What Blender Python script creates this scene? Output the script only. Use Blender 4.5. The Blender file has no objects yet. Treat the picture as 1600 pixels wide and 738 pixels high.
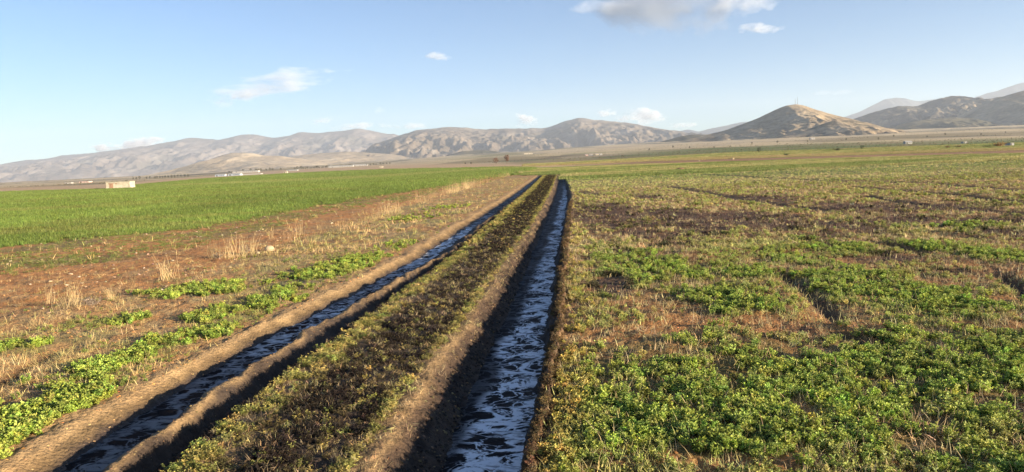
import bpy, math, random
import numpy as np
from mathutils import Vector, Matrix

random.seed(7)
RNG = np.random.default_rng(11)
S = bpy.context.scene
COL = S.collection
R = math.radians

# ------------------------------------------------------------------ camera
FOC, CX, CY = 1160.0, 800.0, 369.0          # of the 1600 x 738 photograph
PITCH, ROLL = R(5.64), R(2.4)
CAM = np.array([0.0, 0.0, 1.7])
cp, sp = math.cos(PITCH), math.sin(PITCH)
cr, sr = math.cos(ROLL), math.sin(ROLL)
AF = np.array([0, cp, -sp]); r0 = np.array([1.0, 0, 0]); u0 = np.array([0, sp, cp])
AR = cr * r0 - sr * u0
AU = cr * u0 + sr * r0
cam = bpy.data.cameras.new('camera')
camo = bpy.data.objects.new('camera', cam); COL.objects.link(camo)
camo.matrix_world = Matrix(((AR[0], AU[0], -AF[0], CAM[0]), (AR[1], AU[1], -AF[1], CAM[1]),
                            (AR[2], AU[2], -AF[2], CAM[2]), (0, 0, 0, 1)))
cam.sensor_width = 36.0
cam.lens = 36.0 * FOC / 1600.0
cam.clip_start, cam.clip_end = 0.1, 120000.0
S.camera = camo

# ------------------------------------------------------------------ light
SUN_EL, SUN_AZ = 11.0, 115.0                 # degrees; azimuth clockwise from +Y
w = bpy.data.worlds.new('World'); S.world = w; w.use_nodes = True
wn, wl = w.node_tree.nodes, w.node_tree.links
sky = wn.new('ShaderNodeTexSky'); sky.sky_type = 'NISHITA'; sky.sun_disc = False
sky.sun_elevation = R(SUN_EL); sky.sun_rotation = R(SUN_AZ)
sky.air_density = 1.0; sky.dust_density = 0.15; sky.ozone_density = 2.6; sky.altitude = 1500
wbal = wn.new('ShaderNodeMix'); wbal.data_type = 'RGBA'; wbal.blend_type = 'MULTIPLY'; wbal.inputs[0].default_value = 1.0
wbal.inputs[7].default_value = (.755, .885, 1.02, 1); wl.new(sky.outputs[0], wbal.inputs[6])
wl.new(wbal.outputs[2], wn['Background'].inputs[0])
wn['Background'].inputs[1].default_value = 0.059
sd = bpy.data.lights.new('sun', 'SUN'); sd.energy = 5.0; sd.angle = R(0.6); sd.color = (1.0, 0.85, 0.62)
so = bpy.data.objects.new('sun', sd); COL.objects.link(so)
sdir = Vector((math.sin(R(SUN_AZ)) * math.cos(R(SUN_EL)), math.cos(R(SUN_AZ)) * math.cos(R(SUN_EL)), math.sin(R(SUN_EL))))
so.rotation_euler = sdir.to_track_quat('Z', 'Y').to_euler()
so.location = (20, -10, 20)
S.view_settings.view_transform = 'Standard'; S.view_settings.look = 'None'
S.view_settings.exposure = 1.72; S.view_settings.gamma = 1.0
S.cycles.max_bounces = 6; S.cycles.diffuse_bounces = 2; S.cycles.glossy_bounces = 2
S.cycles.transparent_max_bounces = 8; S.cycles.volume_bounces = 1
S.cycles.caustics_reflective = False; S.cycles.caustics_refractive = False
S.cycles.use_denoising = True


# ------------------------------------------------------------------ helpers
def ray(px, py):
    px, py = np.asarray(px, float), np.asarray(py, float)
    return (AF[None] * FOC + np.multiply.outer(px - CX, AR) - np.multiply.outer(py - CY, AU)).reshape(px.shape + (3,)) \
        if px.ndim else AF * FOC + (px - CX) * AR - (py - CY) * AU

def ground_at(pts, z=0.0):
    """where traced sight lines meet the level z: world x, y"""
    d = ray(np.array([p[0] for p in pts], float), np.array([p[1] for p in pts], float))
    t = (z - CAM[2]) / d[:, 2]
    return np.stack([d[:, 0] * t, d[:, 1] * t], 1)

def wall_at(pts, Y):
    """world x, z of traced sight lines at distance Y"""
    d = ray(np.array([p[0] for p in pts], float), np.array([p[1] for p in pts], float))
    t = Y / d[:, 1]
    return d[:, 0] * t, CAM[2] + d[:, 2] * t

def sm(a, b, x):
    t = np.clip((x - a) / (b - a), 0, 1)
    return t * t * (3 - 2 * t)

def hsh(ix, iy, s):
    h = (ix.astype(np.int64) * 374761393 + iy.astype(np.int64) * 668265263 + s * 982451653) & 0x7fffffff
    h = ((h ^ (h >> 13)) * 1274126177) & 0x7fffffff
    h = ((h ^ (h >> 15)) * 2246822519) & 0x7fffffff
    return ((h ^ (h >> 14)) & 0xffffff) / float(0xffffff)

def noise(x, y, s=0):
    x, y = np.broadcast_arrays(np.asarray(x, float), np.asarray(y, float))
    ix, iy = np.floor(x), np.floor(y)
    fx, fy = x - ix, y - iy
    fx, fy = fx ** 3 * (fx * (fx * 6 - 15) + 10), fy ** 3 * (fy * (fy * 6 - 15) + 10)
    ix, iy = ix.astype(np.int64), iy.astype(np.int64)
    a, b, c, d = hsh(ix, iy, s), hsh(ix + 1, iy, s), hsh(ix, iy + 1, s), hsh(ix + 1, iy + 1, s)
    return ((a * (1 - fx) + b * fx) * (1 - fy) + (c * (1 - fx) + d * fx) * fy) * 2 - 1

def fbm(x, y, s=0, o=4, g=0.5):
    v, a, f, n = 0, 1, 1, 0
    for i in range(o):
        v = v + a * noise(x * f + i * 17.3, y * f - i * 9.1, s + i); n += a; a *= g; f *= 2.03
    return v / n

def lin(r, g, b):
    f = lambda c: ((c / 255 + 0.055) / 1.055) ** 2.4 if c > 10 else c / 255 / 12.92
    return np.array([f(r), f(g), f(b)])

def mix(a, b, t):
    return a * (1 - t)[..., None] + b * t[..., None]

def mesh_obj(name, V, F, mat=None, parent=None, smooth=False, link=True):
    me = bpy.data.meshes.new(name)
    me.from_pydata([tuple(v) for v in V] if not isinstance(V, np.ndarray) else V.tolist(), [], F if not isinstance(F, np.ndarray) else F.tolist())
    if mat: me.materials.append(mat)
    if smooth: me.polygons.foreach_set('use_smooth', [True] * len(me.polygons))
    me.update()
    o = bpy.data.objects.new(name, me)
    if link: COL.objects.link(o)
    if parent: o.parent = parent
    return o

def grid_obj(name, X, Y, Z, mat, attrs=None):
    n, m = X.shape
    V = np.stack([X, Y, Z], -1).reshape(-1, 3).astype(np.float32)
    i = np.arange((n - 1) * (m - 1)); a = (i // (m - 1)) * m + i % (m - 1)
    F = np.stack([a, a + 1, a + m + 1, a + m], 1).astype(np.int32)
    me = bpy.data.meshes.new(name)
    me.vertices.add(len(V)); me.vertices.foreach_set('co', V.ravel())
    me.loops.add(F.size); me.loops.foreach_set('vertex_index', F.ravel())
    me.polygons.add(len(F)); me.polygons.foreach_set('loop_start', np.arange(0, F.size, 4, dtype=np.int32))
    me.polygons.foreach_set('loop_total', np.full(len(F), 4, np.int32))
    me.polygons.foreach_set('use_smooth', np.ones(len(F), bool))
    me.materials.append(mat)
    me.update(calc_edges=True)
    for k, v in (attrs or {}).items():
        if v.ndim == 3:
            at = me.attributes.new(k, 'FLOAT_VECTOR', 'POINT'); at.data.foreach_set('vector', v.reshape(-1).astype(np.float32))
        else:
            at = me.attributes.new(k, 'FLOAT', 'POINT'); at.data.foreach_set('value', v.reshape(-1).astype(np.float32))
    o = bpy.data.objects.new(name, me); COL.objects.link(o)
    return o

def tag(o, label=None, cat=None, group=None, kind=None):
    if label: o['label'] = label
    if cat: o['category'] = cat
    if group: o['group'] = group
    if kind: o['kind'] = kind
    return o

class NT:
    """small helper for node materials"""
    def __init__(s, name):
        s.m = bpy.data.materials.new(name); s.m.use_nodes = True
        s.t = s.m.node_tree; s.n = s.t.nodes; s.b = s.n['Principled BSDF']; s.out = s.n['Material Output']
    def new(s, t, **k):
        n = s.n.new(t)
        for a, v in k.items(): setattr(n, a, v)
        return n
    def link(s, a, b): s.t.links.new(a, b)
    def attr(s, name, typ='GEOMETRY'): return s.new('ShaderNodeAttribute', attribute_name=name, attribute_type=typ)
    def noise(s, scale, detail=4, rough=0.55, vec=None, dist=0.0):
        n = s.new('ShaderNodeTexNoise'); n.inputs['Scale'].default_value = scale; n.inputs['Detail'].default_value = detail
        n.inputs['Roughness'].default_value = rough; n.inputs['Distortion'].default_value = dist
        if vec: s.link(vec, n.inputs['Vector'])
        return n
    def ramp(s, fac, stops):
        r = s.new('ShaderNodeValToRGB'); e = r.color_ramp.elements
        while len(e) < len(stops): e.new(0.5)
        for k, (p, c) in enumerate(stops):
            e[k].position = p; e[k].color = (c[0], c[1], c[2], 1) if not np.isscalar(c) else (c, c, c, 1)
        s.link(fac, r.inputs[0]); return r
    def mul(s, a, b, fac=1.0, mode='MULTIPLY'):
        m = s.new('ShaderNodeMix', data_type='RGBA', blend_type=mode)
        if np.isscalar(fac): m.inputs[0].default_value = fac
        else: s.link(fac, m.inputs[0])
        for v, i in ((a, 6), (b, 7)):
            if isinstance(v, (tuple, list, np.ndarray)): m.inputs[i].default_value = (v[0], v[1], v[2], 1)
            else: s.link(v, m.inputs[i])
        return m.outputs[2]
    def bump(s, h, strength, dist):
        b = s.new('ShaderNodeBump'); b.inputs['Strength'].default_value = strength; b.inputs['Distance'].default_value = dist
        s.link(h, b.inputs['Height']); return b.outputs[0]
    def math(s, op, a, b=None):
        m = s.new('ShaderNodeMath', operation=op)
        for v, i in ((a, 0), (b, 1)):
            if v is None: continue
            if np.isscalar(v): m.inputs[i].default_value = v
            else: s.link(v, m.inputs[i])
        return m.outputs[0]
    def set(s, **k):
        for a, v in k.items():
            i = s.b.inputs[a.replace('_', ' ')]
            if hasattr(v, 'links'): s.link(v, i)
            elif isinstance(v, (tuple, list, np.ndarray)): i.default_value = (*v[:3], 1)
            else: i.default_value = v
        return s.m

# ------------------------------------------------------------------ traced channels (as world curves)
def curve(pts, z):
    w_ = ground_at(pts, z); w_ = w_[np.argsort(w_[:, 1])]
    # smooth the far end, where a pixel is metres
    return w_[:, 1], w_[:, 0]

ZW = -0.25      # water of the right channel
ZL = -0.12      # water of the left channel
LC_lip = curve([(-150, 790), (0, 726), (91, 668), (237, 597), (374, 522), (470, 476), (581, 426), (677, 370), (720, 346), (781, 312), (812, 292), (840, 274)], 0.0)
LC_wl = curve([(30, 790), (132, 719), (206, 664), (304, 597), (421, 532), (556, 461), (660, 402), (722, 362), (785, 319), (815, 297), (842, 276.3)], ZL)
LC_wr = curve([(60, 800), (167, 731), (323, 623), (435, 552), (556, 472), (652, 417), (707, 381), (763, 341), (797, 315), (820, 298), (843, 276.5)], ZL)
LC_rd = curve([(90, 790), (202, 714), (354, 608), (505, 506), (632, 436), (707, 393), (765, 345), (799, 316.5), (821, 299), (843.5, 277)], 0.0)
LC_fl = curve([(130, 810), (232, 734), (372, 633), (495, 543), (602, 471), (707, 401), (766, 348), (801, 318), (823, 300), (844, 277.5)], -0.09)
LC_st = curve([(200, 800), (270, 734), (395, 630), (508, 542), (610, 470), (714, 396), (769, 346), (803, 316), (825, 298), (846, 277)], 0.02)
RC_lip = curve([(520, 800), (557, 738), (600, 680), (632, 629), (664, 584), (729, 506), (760, 460), (791, 411), (824, 367), (850, 324), (864, 295), (870, 276)], 0.0)
RC_wl = curve([(670, 790), (700, 732), (729, 642), (761, 564), (793, 500), (812, 450), (828, 411), (846, 363), (860, 332), (871, 300), (875, 277)], ZW)
RC_wr = curve([(800, 790), (814, 726), (826, 642), (839, 580), (850, 500), (858, 460), (867, 420), (872, 400), (882, 346), (886.5, 304), (883, 277)], ZW)
RC_lr = curve([(822, 800), (836, 722), (855, 639), (869, 560), (878, 480), (882, 420), (886, 379), (890, 346), (892.5, 306), (888, 288), (883, 276)], 0.0)
FEAT = [(LC_lip, 0.005), (LC_wl, ZL), (None, 'bed1'), (LC_wr, ZL), (LC_rd, 0.02), (LC_fl, -0.12), (LC_st, 0.0),
        (RC_lip, 0.0), (RC_wl, ZW), (None, 'bed2'), (RC_wr, ZW), (RC_lr, 0.07)]
YEND = 92.0

def fx(c, y):
    """x of a traced curve at y, extended straight below and above"""
    ys, xs = c
    v = np.interp(y, ys, xs)
    s0 = (xs[1] - xs[0]) / (ys[1] - ys[0])
    v = np.where(y < ys[0], xs[0] + s0 * (y - ys[0]), v)
    k = max(0, len(ys) - 4); s1 = (xs[-1] - xs[k]) / (ys[-1] - ys[k])
    return np.where(y > ys[-1], xs[-1] + s1 * (y - ys[-1]), v)

def wob(y, s, a=0.03):
    return a * noise(y * 2.2, y * 0 + s * 3.7, 50 + s) + a * 0.6 * noise(y * 6.1, y * 0 + s, 80 + s) + a * 0.3 * noise(y * 16.0, y * 0 + s, 90 + s)

FURROWS = [ground_at(p) for p in (
    [(1040, 291), (1100, 300), (1160, 312), (1210, 318), (1290, 330)],
    [(1330, 292), (1400, 297), (1500, 305), (1600, 317), (1700, 330)],
    [(1440, 286), (1600, 298), (1700, 306)],
    [(1225, 432), (1270, 465), (1306, 500)],
    [(1350, 305), (1420, 318), (1600, 335)],
    [(1480, 425), (1560, 430)], [(1570, 432), (1610, 465)],
    [(0, 604), (40, 575), (110, 540)],
    [(1385, 384), (1450, 398)],
    [(1460, 366), (1530, 372)], [(1100, 273), (1300, 283), (1460, 286)], [(905, 300), (935, 305)],
    [(1310, 520), (1400, 545)], [(190, 405), (250, 398)])]

def furrow(x, y):
    best = np.full(np.shape(x), 9e9)
    for P in FURROWS:
        for a, b in zip(P[:-1], P[1:]):
            d = b - a; L = max(1e-6, d @ d)
            t = np.clip(((x - a[0]) * d[0] + (y - a[1]) * d[1]) / L, 0, 1)
            q = np.hypot(x - a[0] - t * d[0], (y - a[1] - t * d[1]))
            best = np.minimum(best, q / (0.03 + 0.0075 * np.hypot(a[0], a[1])))
    return np.exp(-best ** 2 * (1 - 0.5 * noise(x * 2, y * 2, 5)))

# plain behind the fields: it climbs towards the hills, more on the right
AZ = np.array([-1.5, -.69, -.4, -.2, -.05, .1, .25, .5, .69, 1.5])
RISE = np.array([2, 2, 4, 9, 13, 17, 20, 23, 22, 22]) / 1160.0 * 3200

def base_z(x, y):
    az = x / np.maximum(y, 1.0)
    z = -1.0 * sm(60, 210, y) * sm(0.02, -0.22, az)
    z = z + sm(0.02, 0.35, az) * np.clip(y - 170, 0, 500) * 0.0055
    rise = np.interp(az, AZ, RISE)
    t = np.clip((y - 450) / 2750, 0, 1.6)
    z = z + rise * t ** 1.25
    z = z + sm(500, 2500, y) * 7 * fbm(x / 420, y / 500, 31, 4)
    return z

def height(x, y):
    z = base_z(x, y)
    near = 1 - sm(60, 140, y)
    z = z + near * (0.035 * fbm(x * .7, y * .7, 1, 3) + 0.017 * fbm(x * 6, y * 6, 3, 3))
    # channels
    inside = None; cz = None; prev = None
    xs = []
    for k, (c, zz) in enumerate(FEAT):
        if c is None: xs.append(None)
        else: xs.append(fx(c, y) + wob(y, k, 0.024 if k in (1, 8) else 0.045) * np.clip(y / 8, .6, 2))
    xs[2] = 0.5 * (xs[1] + xs[3]); xs[9] = 0.5 * (xs[8] + xs[10])
    zs = [{'bed1': ZL - 0.06, 'bed2': ZW - 0.07}.get(f[1], f[1]) - (.02 if f[1] in (ZW, ZL) else 0) for f in FEAT]
    ridge = 0.02 * noise(y * 1.1, y * 0 + 3, 7) + 0.02 * noise(y * 5, y * 0, 8)
    cz = np.zeros_like(x); msk = (x > xs[0]) & (x < xs[-1])
    for k in range(len(xs) - 1):
        a, b = xs[k], np.maximum(xs[k + 1], xs[k] + 0.01)
        t = np.clip((x - a) / (b - a), 0, 1)
        if k in (6,): tt = t
        elif k in (0, 7): tt = t ** 1.25 * .7 + sm(0, 1, t) * .3
        else: tt = sm(0, 1, t)
        za = zs[k] + (ridge if k == 4 else 0); zb = zs[k + 1] + (ridge if k + 1 == 4 else 0)
        seg = za * (1 - tt) + zb * tt
        if k == 6: seg = seg + 0.012 * np.sin(np.clip(t, 0, 1) * 3.14)
        cz = np.where((x >= a) & (x <= b), seg, cz)
    fade = 1 - sm(YEND - 3, YEND + 3, y)
    cl = np.where(msk, 1.0, 0.0)
    rough = 0.013 * fbm(x * 9, y * 9, 12, 3) + 0.008 * noise(x * 31, y * 31, 14) + .012 * np.maximum(0, fbm(x * 17, y * 17, 15, 2) - .15)
    z = np.where(msk, cz * fade + (z - base_z(x, y)) * .35 + base_z(x, y), z)
    z = z + rough * near
    return z - 0.05 * furrow(x, y) * np.where(msk, 0, 1) * near, xs

# ------------------------------------------------------------------ zones of the fields
def by_y(pts, z=0.0):
    w_ = ground_at(pts, z); w_ = w_[np.argsort(w_[:, 1])]; return w_[:, 1], w_[:, 0]

CROP = by_y([(-300, 415), (0, 388), (100, 376), (200, 369), (300, 358), (400, 341), (500, 322), (600, 304), (700, 289), (760, 279), (800, 271)])
CROP2 = by_y([(-300, 470), (0, 432), (120, 415), (260, 392), (380, 372), (440, 352), (600, 318), (800, 275)])
STALK = by_y([(-200, 540), (100, 480), (170, 464), (265, 440), (380, 402), (510, 362), (600, 332), (700, 303), (800, 274)])
EDGE_AZ = (np.array([-200, 0, 180, 260, 330, 420, 500, 640, 760, 850, 1000, 1200, 1350, 1600, 1800]) - 800) / 1160.0
EDGE_Y = np.array([280, 262, 214, 380, 600, 760, 860, 640, 370, 205, 190, 150, 135, 108, 95])

PATCH = []   # (kind, x, y, rx, ry) in metres, from where they lie on the ground
def patch(kind, px, py, rx, ry):
    c = ground_at([(px, py), (px + rx, py), (px, py + ry), (px, py - ry)])
    PATCH.append((kind, c[0, 0], c[0, 1], abs(c[1, 0] - c[0, 0]), max(0.15, abs(c[3, 1] - c[2, 1]) / 2)))
for q in (('dark', 960, 337, 62, 24), ('dark', 1070, 343, 60, 20), ('dark', 1190, 345, 100, 20), ('dark', 1290, 352, 70, 12), ('dark', 1340, 325, 100, 12),
          ('dark', 1010, 308, 25, 5), ('dark', 905, 340, 14, 26), ('dark', 955, 445, 30, 14), ('dark', 1450, 322, 120, 8), ('dark', 1575, 365, 40, 9), ('dark', 1390, 405, 60, 8), ('dark', 1190, 310, 60, 6),
          ('dark', 1490, 425, 60, 6), ('dark', 1060, 266, 30, 2.5), ('dark', 1240, 515, 50, 9), ('dark', 960, 350, 45, 12), ('dark', 1000, 361, 60, 10), ('dark', 1420, 345, 90, 7), ('dark', 1560, 345, 80, 7),
          ('soil', 1060, 508, 90, 13), ('soil', 1180, 505, 60, 12), ('soil', 1300, 500, 45, 12), ('soil', 960, 525, 60, 11), ('soil', 1380, 512, 70, 10), ('soil', 1590, 470, 40, 8), ('soil', 1215, 455, 30, 9), ('soil', 1180, 730, 110, 16), ('soil', 1250, 640, 28, 8), ('soil', 1340, 415, 20, 10),
          ('green', 1020, 420, 90, 38), ('green', 1240, 405, 50, 16), ('green', 1130, 470, 90, 22), ('green', 1340, 445, 90, 26), ('green', 1500, 470, 120, 26), ('green', 1560, 400, 70, 14),
          ('green', 1300, 385, 60, 12), ('green', 1450, 385, 60, 10), ('green', 1150, 425, 50, 12), ('green', 1250, 270, 260, 3), ('green', 1000, 268, 120, 3), ('green', 1500, 355, 60, 8), ('green', 1200, 620, 420, 110), ('green', 1500, 560, 220, 70),
          ('red', 460, 365, 40, 6), ('weed', 315, 452, 60, 11), ('weed', 210, 563, 42, 26), ('weed', 60, 650, 90, 42), ('weed', 150, 585, 60, 20), ('weed', 430, 468, 38, 14), ('weed', 330, 522, 38, 12),
          ('weed', 510, 425, 48, 10), ('weed', 560, 408, 36, 9), ('weed', 630, 384, 34, 7), ('weed', 330, 490, 40, 9), ('weed', 250, 540, 40, 10), ('weed', 10, 545, 40, 9), ('weed', 20, 690, 50, 30), ('weed', 200, 500, 30, 7), ('weed', 645, 340, 34, 5), ('weed', 700, 325, 30, 4)):
    patch(*q)

def pmask(kind, x, y, soft=0.5):
    v = np.zeros(np.shape(x))
    n = 0.6 * fbm(x * 1.6, y * 1.1, 21, 3) + 0.75 * fbm(x * 5, y * 4, 22, 2)
    for k, cx, cy, rx, ry in PATCH:
        if k != kind: continue
        d = np.sqrt(((x - cx) / rx) ** 2 + ((y - cy) / ry) ** 2) + n
        v = np.maximum(v, 1 - sm(1 - soft, 1 + soft, d))
    return v

def zones(x, y, xs=None):
    if xs is None:
        xs = [None if c is None else fx(c, y) for c, _ in FEAT]
    Z = {}
    Z['left'] = x < xs[0]; Z['right'] = x > xs[-1]; Z['strip'] = (x > xs[6]) & (x < xs[7])
    az = x / np.maximum(y, 1)
    edge = np.interp(az, EDGE_AZ, EDGE_Y) * (1 + 0.02 * noise(x * .05, y * .05, 61))
    Z['beyond'] = y > edge
    Z['edge'] = edge
    jag = 1 + 0.0 * x
    wx = fx(CROP, y)
    wd = np.clip(y * 0.03, .3, 4)
    n1 = fbm(x * .9, y * .45, 33, 4)
    Z['crop'] = sm(0.35, -0.55, (x - wx) / wd + 1.1 * n1) * (az < 0.03)
    w2 = fx(CROP2, y)
    Z['crop2'] = sm(0.3, -0.5, (x - w2) / wd + 1.3 * n1) * (az < 0.03)
    return Z, xs

# ------------------------------------------------------------------ ground sheet
def mat_ground():
    n = NT('ground')
    c = n.attr('col'); wet = n.attr('wet')
    geo = n.new('ShaderNodeNewGeometry')
    a = n.noise(9, 6, .65, geo.outputs[0]); b = n.noise(70, 4, .6, geo.outputs[0]); d = n.noise(1.3, 4, .6, geo.outputs[0])
    r1 = n.ramp(a.outputs[0], [(.25, .72), (.5, 1.0), (.75, 1.25)])
    r2 = n.ramp(b.outputs[0], [(.3, .75), (.55, 1.0), (.8, 1.3)])
    r3 = n.ramp(d.outputs[0], [(.3, (.85, .8, .78)), (.7, (1.12, 1.1, 1.08))])
    col = n.mul(c.outputs['Color'], r1.outputs[0]); col = n.mul(col, r2.outputs[0]); col = n.mul(col, r3.outputs[0])
    vor = n.new('ShaderNodeTexVoronoi'); vor.inputs['Scale'].default_value = 34; n.link(geo.outputs[0], vor.inputs['Vector'])
    h = n.math('ADD', n.math('MULTIPLY', a.outputs[0], 1.0), n.math('MULTIPLY', b.outputs[0], .35))
    h = n.math('SUBTRACT', h, n.math('MULTIPLY', vor.outputs['Distance'], .35))
    nm = n.bump(h, .9, .035)
    ro = n.math('SUBTRACT', .97, n.math('MULTIPLY', wet.outputs['Fac'], .45))
    return n.set(Base_Color=col, Roughness=ro, Normal=nm, Specular_IOR_Level=.25)

C_RED = np.array([.47, .225, .082]); C_TAN = np.array([.36, .24, .12]); C_WET_SHADE = np.array([.028, .02, .016])  # the wet black also serves as painted shade in the channels
C_STRAW = np.array([.40, .29, .145]); C_CROP = np.array([.14, .19, .045]); C_DKRED = np.array([.16, .065, .035])
C_PLAIN = np.array([.56, .44, .26]); C_OLIVE = np.array([.17, .165, .07]); C_BURN = np.array([.075, .045, .034])

def build_ground():
    ys = [-6.0]
    while ys[-1] < 3.2: ys.append(ys[-1] + 0.12)
    while ys[-1] < 15500: ys.append(ys[-1] + 0.0037 * ys[-1] ** 1.3)
    ys = np.array(ys)
    u = np.linspace(-1, 1, 600)
    ext = np.array([1.06, 1.15, 1.3, 1.6, 2.2, 3.5])
    u = np.concatenate([-ext[::-1], u, ext])
    hw = 0.78 * np.maximum(ys, 0) + 1.7
    X = hw[:, None] * u[None]
    off = np.where(np.abs(u) > 1, np.sign(u) * (np.abs(u) - 1) * 14, 0)
    X = X + off[None]
    Y = np.repeat(ys[:, None], len(u), 1)
    Zh, xs = height(X, Y)
    Z, _ = zones(X, Y, xs)
    n_s = fbm(X * 3, Y * 3, 41, 3); n_l = fbm(X * .5, Y * .5, 43, 3); n_f = fbm(X * 9, Y * 9, 44, 2)
    # left: red soil with straw cover and old crop
    c = np.broadcast_to(C_RED, X.shape + (3,)).copy()
    c = mix(c, C_STRAW * .9, sm(.0, .5, n_s * .6 + n_l * .5 + .12) * .55)
    dl = xs[0] - X                               # distance from left lip
    xst = fx(STALK, Y)
    straw = sm(-.3, .3, X - xst) * sm(.0, .5, dl)
    c = mix(c, C_STRAW, straw * (.35 + .35 * sm(-.2, .4, n_s)))
    c = mix(c, C_OLIVE * 1.5, straw * sm(.05, .35, fbm(X * 1.2, Y * .8, 46, 3)) * .6)
    c = mix(c, C_CROP * np.array([1.1, .85, 1]), Z['crop2'] * sm(-.25, .35, n_l + .3 * n_s) * .5)
    cropc = C_CROP * (1 + .25 * fbm(X * .12, Y * .05, 47, 3))[..., None]
    fx_ = sm(60, 300, Y)
    c = mix(c, mix(C_RED * .7 + cropc * .0, cropc, .35 + .65 * fx_), Z['crop'])
    # right field
    rgt = Z['right']
    burn = pmask('dark', X, Y); soil = pmask('soil', X, Y); gr = pmask('green', X, Y)
    rc = mix(np.broadcast_to(C_RED * .62, c.shape), C_STRAW * .8, sm(-.3, .5, n_s + .5 * n_l) * .4)
    farr = sm(12, 60, Y)
    yg = mix(np.broadcast_to(np.array([.26, .21, .085]), c.shape), np.array([.13, .17, .04]), sm(-.25, .3, fbm(X * .05, Y * .25, 52, 4) + .3 * n_l * 0 + sm(48, 75, Y) * .35 - .15))
    rc = mix(rc, yg, farr)
    rc = mix(rc, C_CROP * .7, gr * .5)
    rc = mix(rc, C_BURN, burn * .85)
    rc = mix(rc, C_RED * .9, soil * .8)
    rc = mix(rc, C_WET_SHADE * 1.5, furrow(X, Y) * .8)
    rc = mix(rc, C_TAN * .8, sm(.25, .0, X - xs[-1]) * .7)
    c = np.where(rgt[..., None], rc, c)
    c = np.where((Z['left'])[..., None], mix(c, C_DKRED * .6, furrow(X, Y) * .8), c)
    # bare lip of the left channel
    c = np.where(Z['left'][..., None], mix(c, C_TAN, sm(.3, .02, dl + .12 * n_s)), c)
    # between: channels, ridge and strip
    mid = ~Z['left'] & ~rgt
    def span(a, b): return (X >= xs[a]) & (X < xs[b])
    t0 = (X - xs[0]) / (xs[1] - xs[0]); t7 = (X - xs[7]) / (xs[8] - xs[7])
    spk = sm(.0, .35, n_f + .4 * n_s)
    cc = np.broadcast_to(C_TAN, c.shape).copy()
    lb = mix(mix(cc, C_TAN * .5, sm(.25, .5, t0 + .1 * n_s)), C_WET_SHADE * 2.0, sm(.5, .8, t0 + .1 * n_s));  # ridge shadow painted over the lower slope, wet band at the waterline
    c = np.where(span(0, 1)[..., None], lb, c)
    rb = mix(mix(cc * .78, np.array([.10, .065, .042]), sm(.08, .28, t7 + .1 * n_s + .25 * sm(5, 14, Y))), C_WET_SHADE, sm(.2, .5, t7 + .1 * n_s + .3 * sm(5, 14, Y)) * (.35 + .6 * spk))  # right wall's shadow painted into the bank, wider farther off, plus black debris
    rb = mix(rb, C_WET_SHADE * 1.6, sm(.85, 1., t7))
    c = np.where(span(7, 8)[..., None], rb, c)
    c = np.where((span(1, 3) | span(8, 10))[..., None], C_WET_SHADE, c)
    tr = (X - xs[3]) / np.maximum(xs[4] - xs[3], .01)
    c = np.where(span(3, 4)[..., None], mix(np.broadcast_to(C_WET_SHADE * 1.5, c.shape), C_TAN * .8, sm(.5, 1.05, tr + .3 * n_s) * (1 - .6 * sm(9, 18, Y))), c)  # shaded flank painted dark, tan left for the sunlit crest
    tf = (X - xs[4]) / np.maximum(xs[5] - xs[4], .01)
    c = np.where(span(4, 5)[..., None], mix(cc * .8, np.array([.06, .042, .03]), sm(.0, .35, tf + .3 * n_s + .3 * sm(9, 18, Y))), c)  # shade from the strip plants painted on this flank, stronger with distance
    c = np.where(span(5, 6)[..., None], np.array([.06, .042, .03]), c)  # furrow floor coloured as if in the strip plants' shade
    ts = (X - xs[6]) / np.maximum(xs[7] - xs[6], .01)
    core = sm(.1, .3, ts + .12 * n_l) * sm(1.0, .85, ts + .1 * n_l)
    sc = mix(mix(cc * .75, C_STRAW * .5, sm(-.1, .4, n_s) * .5), C_WET_SHADE * 1.6, core * .85)
    c = np.where(span(6, 7)[..., None], sc, c)
    rw = (X - xs[10]) / np.maximum(xs[11] - xs[10], .01)
    c = np.where(span(10, 11)[..., None], mix(np.broadcast_to(C_WET_SHADE, c.shape), np.array([.12, .07, .045]), sm(.5, 1, rw + .3 * n_f)), c)  # wall turned from the sun: its shade is in the colour, wet foot
    wet = np.zeros_like(X)
    wet = np.where(mid & ~span(6, 7), .5 + 0 * X, wet); wet = np.where(span(0, 1), sm(.4, 1, t0), wet); wet = np.where(span(7, 8), .6 * sm(.3, 1, t7), wet)
    # where the channels end the field closes over them
    past = sm(YEND - 1.5, YEND + 2, Y)
    c = mix(c, mix(yg, np.array([.15, .17, .045]), .5 + 0 * past), past * mid)
    wet = wet * (1 - past)
    # past the field edge
    az = X / np.maximum(Y, 1); ed = Z['edge']; q = Y / ed
    bl = Z['beyond'] * 1.0
    pl = fbm(X / 260, Y / 700, 71, 3); ps = fbm(X / 90, Y / 300, 72, 3)
    plain = mix(np.broadcast_to(C_PLAIN, c.shape), np.array([.30, .24, .13]), sm(.0, .25, pl))
    plain = mix(plain, np.array([.42, .33, .22]), sm(.15, .3, ps) * .6)
    plain = mix(plain, np.array([.10, .09, .06]), sm(.28, .4, fbm(X / 130, Y / 900, 75, 3)) * .6)
    side = sm(.05, .2, az)
    f2 = mix(np.broadcast_to(np.array([.14, .18, .05]), c.shape), np.array([.24, .2, .085]), sm(-.1, .3, fbm(X / 60, Y / 40, 74, 3)))
    rightfar = mix(np.broadcast_to(np.array([.34, .20, .105]), c.shape), f2, sm(1.25, 1.4, q + .15 * pl))
    rightfar = mix(rightfar, plain, sm(3.6, 6.5, q + 2.2 * pl + 1.2 * ps))
    plain = mix(plain, np.array([.24, .25, .11]), sm(.1, .25, fbm(X / 200, Y / 160, 76, 3)) * sm(-.2, .1, az) * sm(14, 6, q) * .8)
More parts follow.
